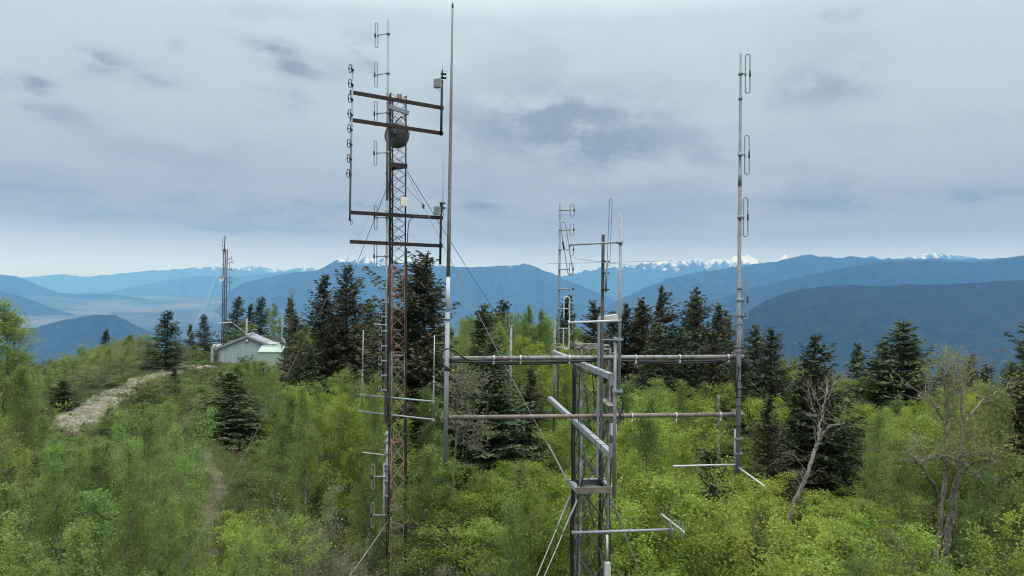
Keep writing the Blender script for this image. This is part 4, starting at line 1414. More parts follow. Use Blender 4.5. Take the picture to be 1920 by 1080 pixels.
    bsdf(t, out, col, 0.5)
    M['mint'] = m
    y2 = math.radians(6)
    cu = np.array([math.cos(y2), math.sin(y2), 0]); cv = np.array([-math.sin(y2), math.cos(y2), 0])
    zt = z_at(q[0], q[1], 661)
    ctr = np.array([q[0], q[1], 0])
    mb = MB().box(ctr + cv * .7 + np.array([0, 0, (cz - .3 + zt) / 2]), 2.02, 1.4, zt - cz + .3, y2)
    mb.build('body', M['mint'], cab)
    # sloping lid
    f0 = ctr - cv * .06 + np.array([0, 0, zt + .0]); b0 = ctr + cv * 1.5 + np.array([0, 0, zt + .48])
    vs = [f0 - cu * 1.08, f0 + cu * 1.08, b0 + cu * 1.08, b0 - cu * 1.08]
    vs += [p + np.array([0, 0, .07]) for p in vs]
    vs += [b0 - cu * 1.0 - np.array([0, 0, .5]), b0 + cu * 1.0 - np.array([0, 0, .5])]
    MB().add(vs, [(3, 2, 1, 0), (4, 5, 6, 7), (0, 1, 5, 4), (1, 2, 6, 5), (2, 3, 7, 6), (3, 0, 4, 7)]).build('lid', M['mint'], cab)
    mb = MB()
    for i in range(5):
        p = ctr - cu * .85 + cu * (i * .42) + (f0 - ctr) + (b0 - f0) * .86 + np.array([0, 0, .075])
        mb.bar(p - cu * .15, p + cu * .15, .08, .02)
    mb.build('vent_strip', M['black'], cab)

    # --- enclosure of pale pipes left of the shed
    q = P(404, 676, 69.0)
    fz = T(q[0], q[1])
    fen = empty('pipe_fence', (q[0], q[1], fz), 'pale pipe and panel enclosure at the left corner of the shed', 'fence')
    for px in (395.5, 401, 408, 413):
        p = P(px, 670, 69.0 + (px - 395) * .06)
        MB().rod((p[0], p[1], T(p[0], p[1]) - .2), (p[0], p[1], z_at(p[0], p[1], 651)), .05, 6).build('post', M['galv_clean'], fen)
    MB().rod(P(395.5, 652, 69), P(413, 651, 70), .035, 6).build('rail', M['galv_clean'], fen)
    MB().rod(P(395.5, 666, 69), P(413, 665, 70), .03, 6).build('rail', M['galv_clean'], fen)
    m, t, out = new_mat('grey sheet panel')
    bsdf(t, out, (0.42, 0.46, 0.49, 1), 0.55, 0.1)
    MB().bar(P(408.6, 665, 69.8), P(412.6, 665, 70.0), .04, 1.5).build('panel', m, fen)
    MB().bar(P(396, 667, 69.1), P(399, 667, 69.2), .04, 1.25).build('panel', m, fen)
    for i in range(9):
        x0 = 396 + i * 1.9
        MB().tube([P(x0, 656 - (i % 3), 69.3), P(x0 + 2.5, 650 - (i % 4), 69.3), P(x0 + 4, 645 + (i % 5), 69.6), P(x0 + 7, 647 - (i % 2) * 2, 69.8)], .03, 5).build('bent_pipe', M['white'], fen)

    # --- solar panel on a post, and the ladder mast beside a dead trunk
    q = P(528.5, 640, 66.0)
    bz = T(q[0], q[1])
    lad = empty('ladder_mast', (q[0], q[1], bz), 'slim pipe mast with rungs and a tilted solar panel right of the shed', 'mast')
    MB().rod((q[0], q[1], bz - .2), (q[0], q[1], z_at(q[0], q[1], 585)), .055, 8).build('shaft', M['galv'], lad, True)
    for py in (590, 612):
        MB().rod(P(528.5, py, 66), P(544, py - .5, 66), .03, 6).build('rung', M['galv'], lad)
    m, t, out = new_mat('solar glass')
    bsdf(t, out, (0.08, 0.10, 0.15, 1), 0.2)
    p0 = P(530, 635, 65.8); p1 = P(537.5, 652, 65.2)
    MB().bar(p0, p1, .40, .035, upv=(.75, -.2, .62)).build('solar_panel', m, lad)
    mb = MB().bar(p0 + (p0 - p1) * .03, p0, .46, .05, upv=(.75, -.2, .62)).bar(p1, p1 + (p1 - p0) * .03, .46, .05, upv=(.75, -.2, .62))
    mb.build('panel_frame', M['white'], lad)

    # --- twin whip post behind the left boom
    q = P(958, 640, 42.0)
    tw = empty('whip_post', (q[0], q[1], T(q[0], q[1])), 'slim grey post with two thin whips, seen above the upper boom', 'antenna')
    zq = lambda py: z_at(q[0], q[1], py)
    MB().rod((q[0], q[1], T(q[0], q[1]) - .2), (q[0], q[1], zq(610)), .075, 8).build('shaft', M['galv'], tw, True)
    MB().box((q[0], q[1], zq(611)), .30, .16, .10).build('bracket', M['galv_clean'], tw)
    MB().rod((q[0] - .115, q[1], zq(611)), (q[0] - .08, q[1], zq(581)), .017, 6).build('whip', M['galv_clean'], tw)
    MB().tube([(q[0] + .115, q[1], zq(611)), (q[0] + .14, q[1], zq(575)), (q[0] + .2, q[1], zq(530))], [.02, .014, .008], 6).build('whip', M['galv_clean'], tw)


build_square_tower()
build_triangular_tower()
build_far_site()

#TREES#
# ------------------------------------------------------------------ vegetation
M['leaf_maple'] = leaf_mat('young maple leaves', (0.165, 0.245, 0.016), (0.26, 0.355, 0.03), (0.19, 0.215, 0.026))
M['leaf_alder'] = leaf_mat('alder leaves', (0.115, 0.2, 0.032), (0.185, 0.285, 0.055), (0.15, 0.185, 0.042))
M['leaf_birch'] = leaf_mat('fresh green leaves', (0.14, 0.235, 0.034), (0.215, 0.325, 0.058), (0.18, 0.22, 0.05))
M['leaf_willow'] = leaf_mat('grey green leaves', (0.15, 0.18, 0.075), (0.24, 0.27, 0.13), (0.19, 0.185, 0.11))
M['leaf_olive'] = leaf_mat('olive leaves', (0.13, 0.16, 0.028), (0.19, 0.215, 0.046), (0.15, 0.135, 0.036))
M['needle'] = leaf_mat('fir needles', (0.038, 0.064, 0.032), (0.075, 0.105, 0.046), (0.085, 0.088, 0.046), 0.12, 0.35)
M['needle_dry'] = leaf_mat('old fir needles', (0.046, 0.056, 0.031), (0.083, 0.088, 0.046), (0.098, 0.085, 0.05), 0.10, 0.3)
M['under'] = leaf_mat('undergrowth leaves', (0.05, 0.085, 0.018), (0.09, 0.135, 0.03), (0.065, 0.07, 0.03))
M['grass'] = leaf_mat('path side grass', (0.085, 0.14, 0.034), (0.15, 0.205, 0.06), (0.16, 0.155, 0.075))
M['bark_grey'] = bark_mat('grey bark', (0.09, 0.085, 0.078), (0.21, 0.20, 0.19))
M['bark_dark'] = bark_mat('dark bark', (0.035, 0.028, 0.022), (0.075, 0.06, 0.05))
M['bark_pale'] = bark_mat('bleached dead wood', (0.14, 0.128, 0.118), (0.30, 0.285, 0.265), 4.0)
M['bark_bare'] = bark_mat('pale grey bark', (0.09, 0.084, 0.075), (0.24, 0.225, 0.205), 4.0)
M['bark_twig'] = bark_mat('twiggy grey bark', (0.125, 0.114, 0.102), (0.23, 0.213, 0.193))


def leaf_quads(C, size, rg, flat=0.55, aspect=0.6, axis=None):
    """kite shaped leaves at centres C"""
    n = len(C)
    if axis is None:
        a = rg.normal(size=(n, 3)); a[:, 2] *= flat
    else:
        a = axis + rg.normal(size=(n, 3)) * 0.25
    a /= np.linalg.norm(a, axis=1)[:, None] + 1e-9
    nr = rg.normal(size=(n, 3)) * 0.62; nr[:, 2] += 0.85
    b = np.cross(nr, a); b /= np.linalg.norm(b, axis=1)[:, None] + 1e-9
    L = (size * rg.uniform(0.65, 1.25, n))[:, None]
    V = np.stack([C - a * L * .5, C + b * L * aspect * .5 + a * L * .08, C + a * L * .5, C - b * L * aspect * .5 + a * L * .08], 1)
    return V.reshape(-1, 3)


def finish_leaves(name, V, rg, clump, mat):
    n = len(V) // 4
    Q = np.arange(n * 4).reshape(n, 4)
    return quads_mesh(name, V, Q, mat, {'rnd': rg.uniform(0, 1, n), 'clump': clump})


def curve(p0, az, el, L, n, bend, rg, jit=0.06):
    """branch polyline: starts at angle el, bends by `bend` along the way"""
    pts = [np.array(p0, float)]
    for i in range(n):
        e = el + bend * (i + .5) / n
        d = np.array([math.cos(az) * math.cos(e), math.sin(az) * math.cos(e), math.sin(e)])
        pts.append(pts[-1] + d * L / n + rg.normal(size=3) * jit * L / n)
        az += rg.normal() * 0.12
    return np.array(pts)


def at_curve(P, s):
    k = s * (len(P) - 1); i = min(int(k), len(P) - 2); f = k - i
    return P[i] * (1 - f) + P[i + 1] * f


def mb_mesh(mb, name, mat):
    me = bpy.data.meshes.new(name)
    me.from_pydata(np.concatenate(mb.v).tolist(), [], mb.f)
    me.materials.append(M[mat])
    me.polygons.foreach_set('use_smooth', [True] * len(me.polygons))
    me.update()
    return me


def broadleaf(seed, H, R, nprim, nsec, nleaf, size, leafmat, barkmat, t0=0.15, el0=0.5, el1=1.1, stems=1, rc=0.26, prof=None, flat=0.5, lean=0.05, trunk_r=0.06, aspect=0.6):
    rg = np.random.default_rng(seed)
    wood = MB(); Vs = []; cl = []
    prof = prof or (lambda t: math.sin(math.pi * min(1, (t * .85 + .18))) ** .7)
    for st in range(stems):
        base = rg.normal(size=3) * (0.25 if stems > 1 else 0.0); base[2] = -.15
        laz = rg.uniform(0, 6.28)
        n = 9
        hh = H * (rg.uniform(.78, 1.0) if st else 1.0)
        z = np.linspace(0, hh, n)
        dr = np.cumsum(rg.normal(size=(n, 2)) * hh * 0.013, 0)
        out = (0.18 if stems > 1 else lean) * z
        T_ = np.stack([base[0] + dr[:, 0] + math.cos(laz) * out, base[1] + dr[:, 1] + math.sin(laz) * out, z + base[2]], -1)
        tr = trunk_r * (1 - 0.9 * np.linspace(0, 1, n)) * (0.75 if st else 1.0)
        wood.tube(T_, tr, 6, caps=False)
        np_ = max(4, nprim // stems)
        for i in range(np_):
            t = t0 + (0.985 - t0) * ((i + rg.uniform(0, .8)) / np_)
            p0 = at_curve(T_, t)
            az = i * 2.4 + rg.normal() * .5
            L = R * prof(t) * rg.uniform(.6, 1.2)
            el = el0 + (el1 - el0) * t + rg.normal() * .15
            B = curve(p0, az, el, L, 4, rg.uniform(-.25, .25), rg)
            br = max(.008, tr[min(n - 1, int(t * n))] * .45)
            wood.tube(B, [br, br * .8, br * .6, br * .4, .004], 4, caps=False)
            k = max(3, int(nsec * (0.4 + 0.6 * L / R)))
            for j in range(k):
                s_ = rg.uniform(.28, 1.0)
                q = at_curve(B, s_)
                az2 = az + rg.choice([-1, 1]) * rg.uniform(.4, 1.2)
                tw = curve(q, az2, el * .6 + rg.normal() * .3, L * rg.uniform(.15, .38), 2, .1, rg)
                wood.tube(tw, [.007, .005, .003], 3, caps=False)
                nl = int(nleaf * rg.uniform(.55, 1.35))
                C = tw[-1] + rg.normal(size=(nl, 3)) * np.array([rc, rc, rc * .5]) * rg.uniform(.7, 1.25)
                m = nl // 4
                C[:m] = tw[0] + (tw[-1] - tw[0]) * rg.uniform(0, 1, (m, 1)) + rg.normal(size=(m, 3)) * rc * .4
                Vs.append(leaf_quads(C, size, rg, flat, aspect)); cl += [rg.uniform() ** 1.6] * nl
    V = np.concatenate(Vs)
    return mb_mesh(wood, 'trunk', barkmat), finish_leaves('crown', V, rg, np.array(cl), M[leafmat])


def conifer(seed, H, R, spacing, leafmat, droop=-0.12, flag=0.0, gap=0.12, sz=0.26, topspike=0.12, fat=0.8, z0=0.04):
    rg = np.random.default_rng(seed)
    wood = MB(); Vs = []; cl = []
    n = 12
    z = np.linspace(-.2, H, n)
    dr = np.cumsum(rg.normal(size=(n, 2)) * H * .004, 0)
    T_ = np.stack([dr[:, 0], dr[:, 1], z], -1)
    wood.tube(T_, np.maximum(.012, H * .016 * (1 - np.linspace(0, 1, n)) ** .9), 7, caps=False)
    faz = rg.uniform(0, 6.28)
    zz = H * z0
    while zz < H * .985:
        t = zz / H
        nb = int(rg.integers(7, 10)) if t < .92 else 4
        for b in range(nb):
            if rg.uniform() < gap * .7:
                continue
            az = rg.uniform(0, 6.28)
            L = R * ((1 - t) ** fat * .93 + .04) * rg.uniform(.55, 1.18) * (1 + flag * math.cos(az - faz))
            if t > 1 - topspike:
                L *= rg.uniform(.5, 1.5)
            L = max(L, .14)
            el = droop + .75 * t ** 1.6 + rg.normal() * .12
            p0 = at_curve(T_, (zz + rg.uniform(-.1, .1) + .2) / (H + .2))
            B = curve(p0, az, el, L, 4, .42 - .2 * t, rg, .05)
            wood.tube(B, [.012 + .012 * (1 - t), .012, .008, .006, .003], 3, caps=False)
            ns = max(3, int(L / .15))
            side = np.array([-math.sin(az), math.cos(az), 0]); ou = np.array([math.cos(az), math.sin(az), 0])
            C = []; A = []
            for k in range(ns):
                s_ = .10 + .9 * (k + rg.uniform()) / ns
                q = at_curve(B, s_)
                for sg in (-1, 1):
                    tl = min(.75, .34 * L * (1.12 - s_) + .07) * rg.uniform(.6, 1.2)
                    d = side * sg * .8 + ou * .65 + np.array([0, 0, -.10 + rg.normal() * .15])
                    m = max(1, int(tl / .10))
                    for w in range(m):
                        C.append(q + d * tl * (w + .6) / m + np.array([0, 0, rg.normal() * .03])); A.append(d)
                C.append(q + np.array([0, 0, .04])); A.append(ou + np.array([0, 0, .25]))
            C.append(B[-1]); A.append(ou + np.array([0, 0, .5]))
            C = np.array(C); A = np.array(A)
            Vs.append(leaf_quads(C, sz, rg, axis=A, aspect=.42)); cl += [rg.uniform() ** 1.5] * len(C)
        zz += spacing * (1.15 - .5 * t) * rg.uniform(.8, 1.2)
    C = T_[-1] + np.array([[0, 0, -.05 - .1 * i] for i in range(8)])
    Vs.append(leaf_quads(C, sz * .7, rg, axis=np.tile([0, 0, 1.0], (8, 1)), aspect=.4)); cl += [.2] * 8
    V = np.concatenate(Vs)
    return mb_mesh(wood, 'trunk', 'bark_dark'), finish_leaves('crown', V, rg, np.array(cl), M[leafmat])


def twiggy(seed, H, R, stems, nleaf, leafmat, size):
    """many thin grey stems with a few leaves"""
    rg = np.random.default_rng(seed)
    wood = MB(); Vs = []; cl = []

    def grow(p, az, el, L, r, lev):
        B = curve(p, az, el, L, 3, rg.uniform(-.2, .3), rg, .12)
        wood.tube(B, [r, r * .8, r * .6, r * .4], 3 if lev else 5, caps=False)
        if lev < 3:
            for k in range(int(rg.integers(3, 5)) if lev else 6):
                s_ = rg.uniform(.3, 1)
                grow(at_curve(B, s_), az + rg.normal() * .9, el + rg.normal() * .35, L * rg.uniform(.38, .6), r * .5, lev + 1)
        if lev >= 2:
            nl = int(nleaf * rg.uniform(.3, 1.5))
            if nl:
                C = B[1:][rg.integers(0, 3, nl)] + rg.normal(size=(nl, 3)) * .13
                Vs.append(leaf_quads(C, size, rg, .6)); cl.extend([rg.uniform()] * nl)
    for s in range(stems):
        az = rg.uniform(0, 6.28)
        grow(np.array([rg.normal() * .25, rg.normal() * .25, -.1]), az, rg.uniform(1.0, 1.45), H * rg.uniform(.6, .95), .025, 0)
    return mb_mesh(wood, 'trunk', 'bark_twig'), finish_leaves('crown', np.concatenate(Vs), rg, np.array(cl), M[leafmat])


LIB = {}
up_prof = lambda t: .16 + .95 * max(0.0, 1 - t) ** .75
spire = lambda t: .14 + .8 * max(0.0, 1 - t) ** .6 * min(1, .55 + t)
LIB['maple'] = [broadleaf(100 + i, 7.0, 2.2, 38, 8, 62, .098, 'leaf_maple', 'bark_grey', .12, .35, 1.15, stems=3, rc=.2, flat=.4, prof=(up_prof if i % 2 else None)) for i in range(5)]
LIB['alder'] = [broadleaf(200 + i, 7.0, 1.8, 52, 8, 50, .074, 'leaf_alder', 'bark_grey', .08, .55, 1.25, rc=.17, prof=up_prof) for i in range(5)]
LIB['birch'] = [broadleaf(300 + i, 7.0, 1.5, 52, 7, 50, .07, 'leaf_birch', 'bark_grey', .08, .75, 1.3, stems=2, rc=.16, prof=spire, trunk_r=.045) for i in range(5)]
LIB['willow'] = [broadleaf(400 + i, 4.5, 1.9, 32, 8, 44, .068, 'leaf_willow', 'bark_twig', .08, .5, 1.1, stems=3, rc=.22, trunk_r=.04) for i in range(3)]
LIB['olive'] = [broadleaf(450 + i, 6.0, 2.0, 30, 7, 26, .095, 'leaf_olive', 'bark_twig', .12, .4, 1.1, stems=2, rc=.25) for i in range(2)]
LIB['twiggy'] = [twiggy(500 + i, 3.6, 1.5, 7, 4, 'leaf_willow', .075) for i in range(3)]
LIB['fir'] = [conifer(600, 9, 2.9, .2, 'needle', flag=.15, fat=.85, sz=.2), conifer(601, 9, 2.6, .21, 'needle', flag=.3, gap=.16, fat=.8, sz=.2),
              conifer(602, 9, 2.5, .2, 'needle_dry', flag=.35, gap=.18, topspike=.3, fat=.9, sz=.19), conifer(603, 9, 2.7, .21, 'needle_dry', flag=.2, gap=.15, topspike=.2, fat=.85, sz=.2)]
LIB['young_fir'] = [conifer(620, 6, 1.9, .17, 'needle', gap=.08, sz=.17), conifer(621, 6, 1.7, .17, 'needle', gap=.1, sz=.17), conifer(622, 6, 1.4, .18, 'needle', gap=.12, sz=.17)]
LIB['ragged_fir'] = [conifer(640, 12, 3.7, .23, 'needle_dry', droop=0.0, flag=.35, gap=.18, topspike=.4, sz=.23, fat=.72),
                     conifer(641, 12, 3.4, .24, 'needle_dry', droop=.05, flag=.4, gap=.2, topspike=.35, sz=.22, fat=.8)]
LIBH = {'maple': 7.0, 'alder': 7.0, 'birch': 7.0, 'willow': 4.5, 'olive': 6.0, 'twiggy': 5.2, 'fir': 9.0, 'young_fir': 6.0, 'ragged_fir': 12.0}
LIBR = {'maple': 2.3, 'alder': 1.7, 'birch': 1.5, 'willow': 2.0, 'olive': 2.0, 'twiggy': 1.8, 'fir': 2.7, 'young_fir': 1.7, 'ragged_fir': 3.6}


def plant(kind, name, x, y, height, width, label, cat, group=None, var=None, rot=None, sink=0.0, zbase=None):
    """one tree or shrub: a thing with its own trunk and crown"""
    lib = LIB[kind]
    tm, cm = lib[int(rng.integers(len(lib))) if var is None else var]
    z = (T(x, y) if zbase is None else zbase) - sink
    root = empty(name, (x, y, z), label, cat, group)
    sz = height / LIBH[kind]; sw = width / LIBR[kind]
    rz = rng.uniform(0, 6.28) if rot is None else rot
    for nm, me in (('trunk', tm), ('crown', cm)):
        o = bpy.data.objects.new(nm, me)
        COL.objects.link(o)
        o.parent = root
        o.scale = (sw, sw, sz)
        o.rotation_euler = (0, 0, rz)
    return root


# ---- conifers, each one put where it stands in the photo: (top px, top py, depth, half width px, kind, variant, label)
FIRS = [
    (803, 474, 38, 112, 'ragged_fir', 0, 'tallest ragged dark fir, its bare spiky top right behind the triangular tower'),
    (604, 514, 50, 62, 'fir', 2, 'tall dark fir with a narrow spiky top crossed by a guy wire'),
    (650, 497, 51, 72, 'ragged_fir', 1, 'tall ragged fir with upswept branches just left of the triangular tower'),
    (690, 560, 58, 40, 'fir', 1, 'shorter dark fir peeking out behind the triangular tower mast'),
    (775, 560, 47, 50, 'fir', 3, 'dark fir tucked against the left side of the tallest fir'),
    (441, 557, 86, 21, 'young_fir', 0, 'small pointed fir directly right of the distant lattice mast'),
    (470, 570, 88, 15, 'young_fir', 2, 'smallest of the pointed firs behind the shed'),
    (489, 556, 86, 22, 'young_fir', 1, 'pointed fir behind the ridge of the shed, right of its pole'),
    (314, 582, 62, 36, 'young_fir', 1, 'lone dark fir at the upper end of the rocky path'),
    (358, 608, 78, 17, 'young_fir', 2, 'thin fir between the lone path fir and the lattice mast'),
    (386, 590, 82, 17, 'young_fir', 0, 'small fir just left of the distant lattice mast'),
    (444, 700, 41, 66, 'young_fir', 0, 'broad bushy young fir below the shed above the dirt track'),
    (583, 652, 46, 22, 'young_fir', 2, 'slim young fir rising from bushes right of the green cabinet'),
    (125, 712, 44, 33, 'young_fir', 1, 'dark young fir left of the rocky path'),
    (330, 690, 47, 26, 'young_fir', 2, 'tiny fir at the right edge of the rocky path'),
    (545, 560, 70, 16, 'young_fir', 2, 'thin dark fir by the ladder mast right of the shed'),
    (900, 568, 40, 46, 'fir', 1, 'slender dark fir below the upper boom, left of the whip post'),
    (928, 640, 36, 95, 'fir', 0, 'wide dark fir crossed by the lower boom left of the square tower'),
    (944, 562, 62, 24, 'young_fir', 1, 'small fir tip above pale green trees left of the square tower'),
    (1063, 556, 58, 30, 'young_fir', 2, 'narrow fir behind the far slender mast'),
    (1118, 566, 52, 46, 'fir', 3, 'dark fir directly behind the stub mast of the square tower'),
    (1146, 582, 54, 34, 'fir', 1, 'shorter fir behind the near pole of the square tower'),
    (1174, 569, 55, 28, 'fir', 2, 'leftmost slim fir of the dark row right of the square tower'),
    (1195, 566, 56, 26, 'fir', 1, 'second slim fir of the dark row right of the square tower'),
    (1212, 561, 54, 28, 'fir', 3, 'third slim fir of the dark row, touching the tallest of the row'),
    (1243, 537, 52, 42, 'fir', 2, 'tallest spiky fir of the dark row right of the square tower'),
    (1290, 556, 52, 46, 'fir', 0, 'broad fir just left of the high pointed one in the dark row'),
    (1313, 542, 50, 48, 'fir', 3, 'high pointed fir in the middle of the dark row'),
    (1346, 572, 50, 40, 'fir', 2, 'fir at the right end of the dark row, beside the right pole'),
    (1366, 580, 54, 32, 'fir', 1, 'shaggy fir partly hidden by the tall right pole'),
    (1407, 607, 48, 48, 'fir', 0, 'dark fir immediately right of the tall right pole'),
    (1448, 616, 46, 50, 'fir', 3, 'fir with a thin crooked tip, second right of the tall right pole'),
    (1545, 626, 36, 92, 'fir', 0, 'large dark fir behind the leaning dead tree'),
    (1500, 700, 37, 58, 'fir', 1, 'lower fir at the left side of the large fir by the dead tree'),
    (1440, 742, 33, 64, 'fir', 2, 'shadowy low fir right of the lower end of the right pole'),
    (1607, 645, 62, 28, 'young_fir', 2, 'slim fir standing left of the widest fir on the right'),
    (1675, 601, 52, 105, 'fir', 0, 'widest dark fir standing clear against the blue hill on the right'),
    (1650, 636, 55, 40, 'fir', 1, 'fir overlapping the left side of the widest fir'),
    (1716, 640, 56, 40, 'fir', 3, 'fir overlapping the right side of the widest fir'),
    (1763, 693, 84, 15, 'young_fir', 2, 'tiny distant fir tip right of the widest fir'),
    (1787, 688, 80, 20, 'young_fir', 1, 'small distant fir right of the tiny fir tip'),
    (1820, 666, 74, 24, 'young_fir', 2, 'thin distant fir behind the bare forked tree'),
    (1851, 682, 84, 16, 'young_fir', 1, 'slim distant fir right of the bare forked tree'),
    (1886, 679, 80, 17, 'young_fir', 0, 'small distant fir near the right edge of the picture'),
    (1909, 686, 84, 15, 'young_fir', 2, 'small fir last in the distant row at the right edge'),
    (1940, 610, 30, 60, 'ragged_fir', 1, 'ragged fir at the right edge reaching in with clumped branches'),
    (1332, 838, 29, 62, 'young_fir', 1, 'low dark young fir below the lower boom beside the grey stump'),
    (1340, 905, 26.5, 40, 'young_fir', 0, 'smallest dark fir under the ground radials of the right pole'),
    (1226, 604, 47, 44, 'fir', 0, 'lower fir in front of the two slim firs at the left of the dark row'),
    (1272, 612, 46.5, 46, 'fir', 1, 'lower fir in front of the broad fir in the dark row'),
    (1334, 622, 46, 46, 'fir', 3, 'lower fir at the front of the right half of the dark row'),
    (1384, 655, 44, 40, 'fir', 0, 'short fir directly behind the tall right pole under the boom'),
    (560, 590, 56, 40, 'fir', 3, 'shaggy fir left of the tall narrow one behind the ladder mast'),
    (720, 585, 50, 45, 'fir', 2, 'fir seen through the lattice of the triangular tower'),
    (1000, 690, 38, 60, 'fir', 2, 'dark fir in shade left of the square arms of the square tower'),
    (200, 618, 86, 20, 'young_fir', 2, 'small fir on the far left skyline above the rocky path'),
]
KEEP = []       # spots broadleaf trees must stay clear of
for (px, py, d, hw, kind, var, label) in FIRS:
    x, y, _ = W(px, 571, d)
    top = z_at(x, y, py)
    g = T(x, y)
    h = max(top - g, 1.6)
    g0 = top - h
    w = max(hw * d / F * 1.55, .36 * h)
    plant(kind, 'fir_tree', x, y, h, w, label, 'conifer', 'dark firs on the hilltop', var, zbase=g0)
    KEEP.append((x, y, max(.7, w * .45)))


# ---- bare and dead trees, grown limb by limb along their outlines in the photo
def limb_tree(name, d, limbs, label, cat, mat, seed, twigs, leaf=None):
    """limbs: lists of (px, py, depth offset, radius in px)"""
    rg = np.random.default_rng(seed)
    p0 = W(limbs[0][0][0], limbs[0][0][1], d)
    g = min(T(p0[0], p0[1]), p0[2])
    root = empty(name, (p0[0], p0[1], g), label, cat)
    wood = MB(); tw = MB(); Vs = []; cl = []
    for li, L in enumerate(limbs):
        pts = np.array([W(a, b, d + o) for a, b, o, r in L]); rad = np.array([r for *_, r in L]) * d / F * .70
        if li == 0 or L[0][1] > 985:
            b = pts[0].copy(); b[2] = min(T(b[0], b[1]) - .2, b[2] - .2)
            pts = np.vstack([b, pts]); rad = np.concatenate([[rad[0] * 1.15], rad])
        k = np.linspace(0, len(pts) - 1, len(pts) * 4)
        A = np.stack([np.interp(k, np.arange(len(pts)), pts[:, i]) for i in range(3)], -1)
        for _ in range(2):
            A[1:-1] = (A[:-2] + 2 * A[1:-1] + A[2:]) / 4
        A[1:-1] += rg.normal(size=A[1:-1].shape) * .026
        wood.tube(A, np.interp(k, np.arange(len(rad)), rad), 8)
        nt = int(twigs * (len(L)))
        for j in range(nt):
            s_ = rg.uniform(.45 if li == 0 else .25, 1)
            q = at_curve(A, s_)

            def tg(p, az, el, Ln, r, lev):
                B = curve(p, az, el, Ln, 3, rg.uniform(-.3, .4), rg, .15)
                tw.tube(B, [r, r * .8, r * .6, r * .35], 4, caps=False)
                if leaf and lev >= 1:
                    nl = int(rg.integers(0, 7))
                    C = B[-1] + rg.normal(size=(nl, 3)) * .16
                    Vs.append(leaf_quads(C, .10, rg)); cl.extend([rg.uniform()] * nl)
                if lev < 2:
                    for _ in range(int(rg.integers(2, 4))):
                        tg(at_curve(B, rg.uniform(.35, 1)), az + rg.normal() * .8, el + rg.normal() * .4, Ln * rg.uniform(.4, .65), r * .55, lev + 1)
            tg(q, rg.uniform(0, 6.28), rg.uniform(.1, 1.2), rg.uniform(.35, 1.0), .016, 0)
    tr = wood.build('trunk', M[mat], root, True)
    if tw.v:
        tw.build('branchwork' if Vs else 'crown', M['bark_twig'], root, True)
    if Vs:
        me = finish_leaves('crown', np.concatenate(Vs) - np.array(ROOTLOC[root.name]), rg, np.array(cl), M[leaf])
        o = bpy.data.objects.new('crown', me); COL.objects.link(o); o.parent = root
    KEEP.append((p0[0], p0[1], .8))
    return root


limb_tree('dead_tree', 29.0, [
    [(1479, 974, 0, 6.5), (1487, 945, 0, 6.0), (1503, 915, 0, 5.6), (1517, 880, 0, 5.2), (1527, 845, 0, 5.0), (1534, 828, 0, 4.6)],
    [(1534, 828, 0, 4.4), (1548, 806, -.2, 3.6), (1560, 798, -.4, 3.0), (1572, 797, -.6, 2.4), (1583, 794, -.7, 1.4)],
    [(1531, 836, 0, 3.8), (1537, 800, .2, 3.2), (1542, 772, .3, 2.6), (1549, 740, .4, 1.9), (1553, 712, .5, 1.2)],
    [(1541, 778, .3, 1.8), (1532, 752, .2, 1.2), (1524, 738, .2, .8)], [(1545, 756, .3, 1.6), (1560, 735, .5, 1.1), (1566, 716, .6, .7)],
    [(1539, 790, .2, 1.5), (1527, 775, 0, 1.0), (1520, 764, -.1, .7)]],
    'bleached leaning dead tree forking near its top in front of a large fir', 'dead tree', 'bark_pale', 31, 1.6)
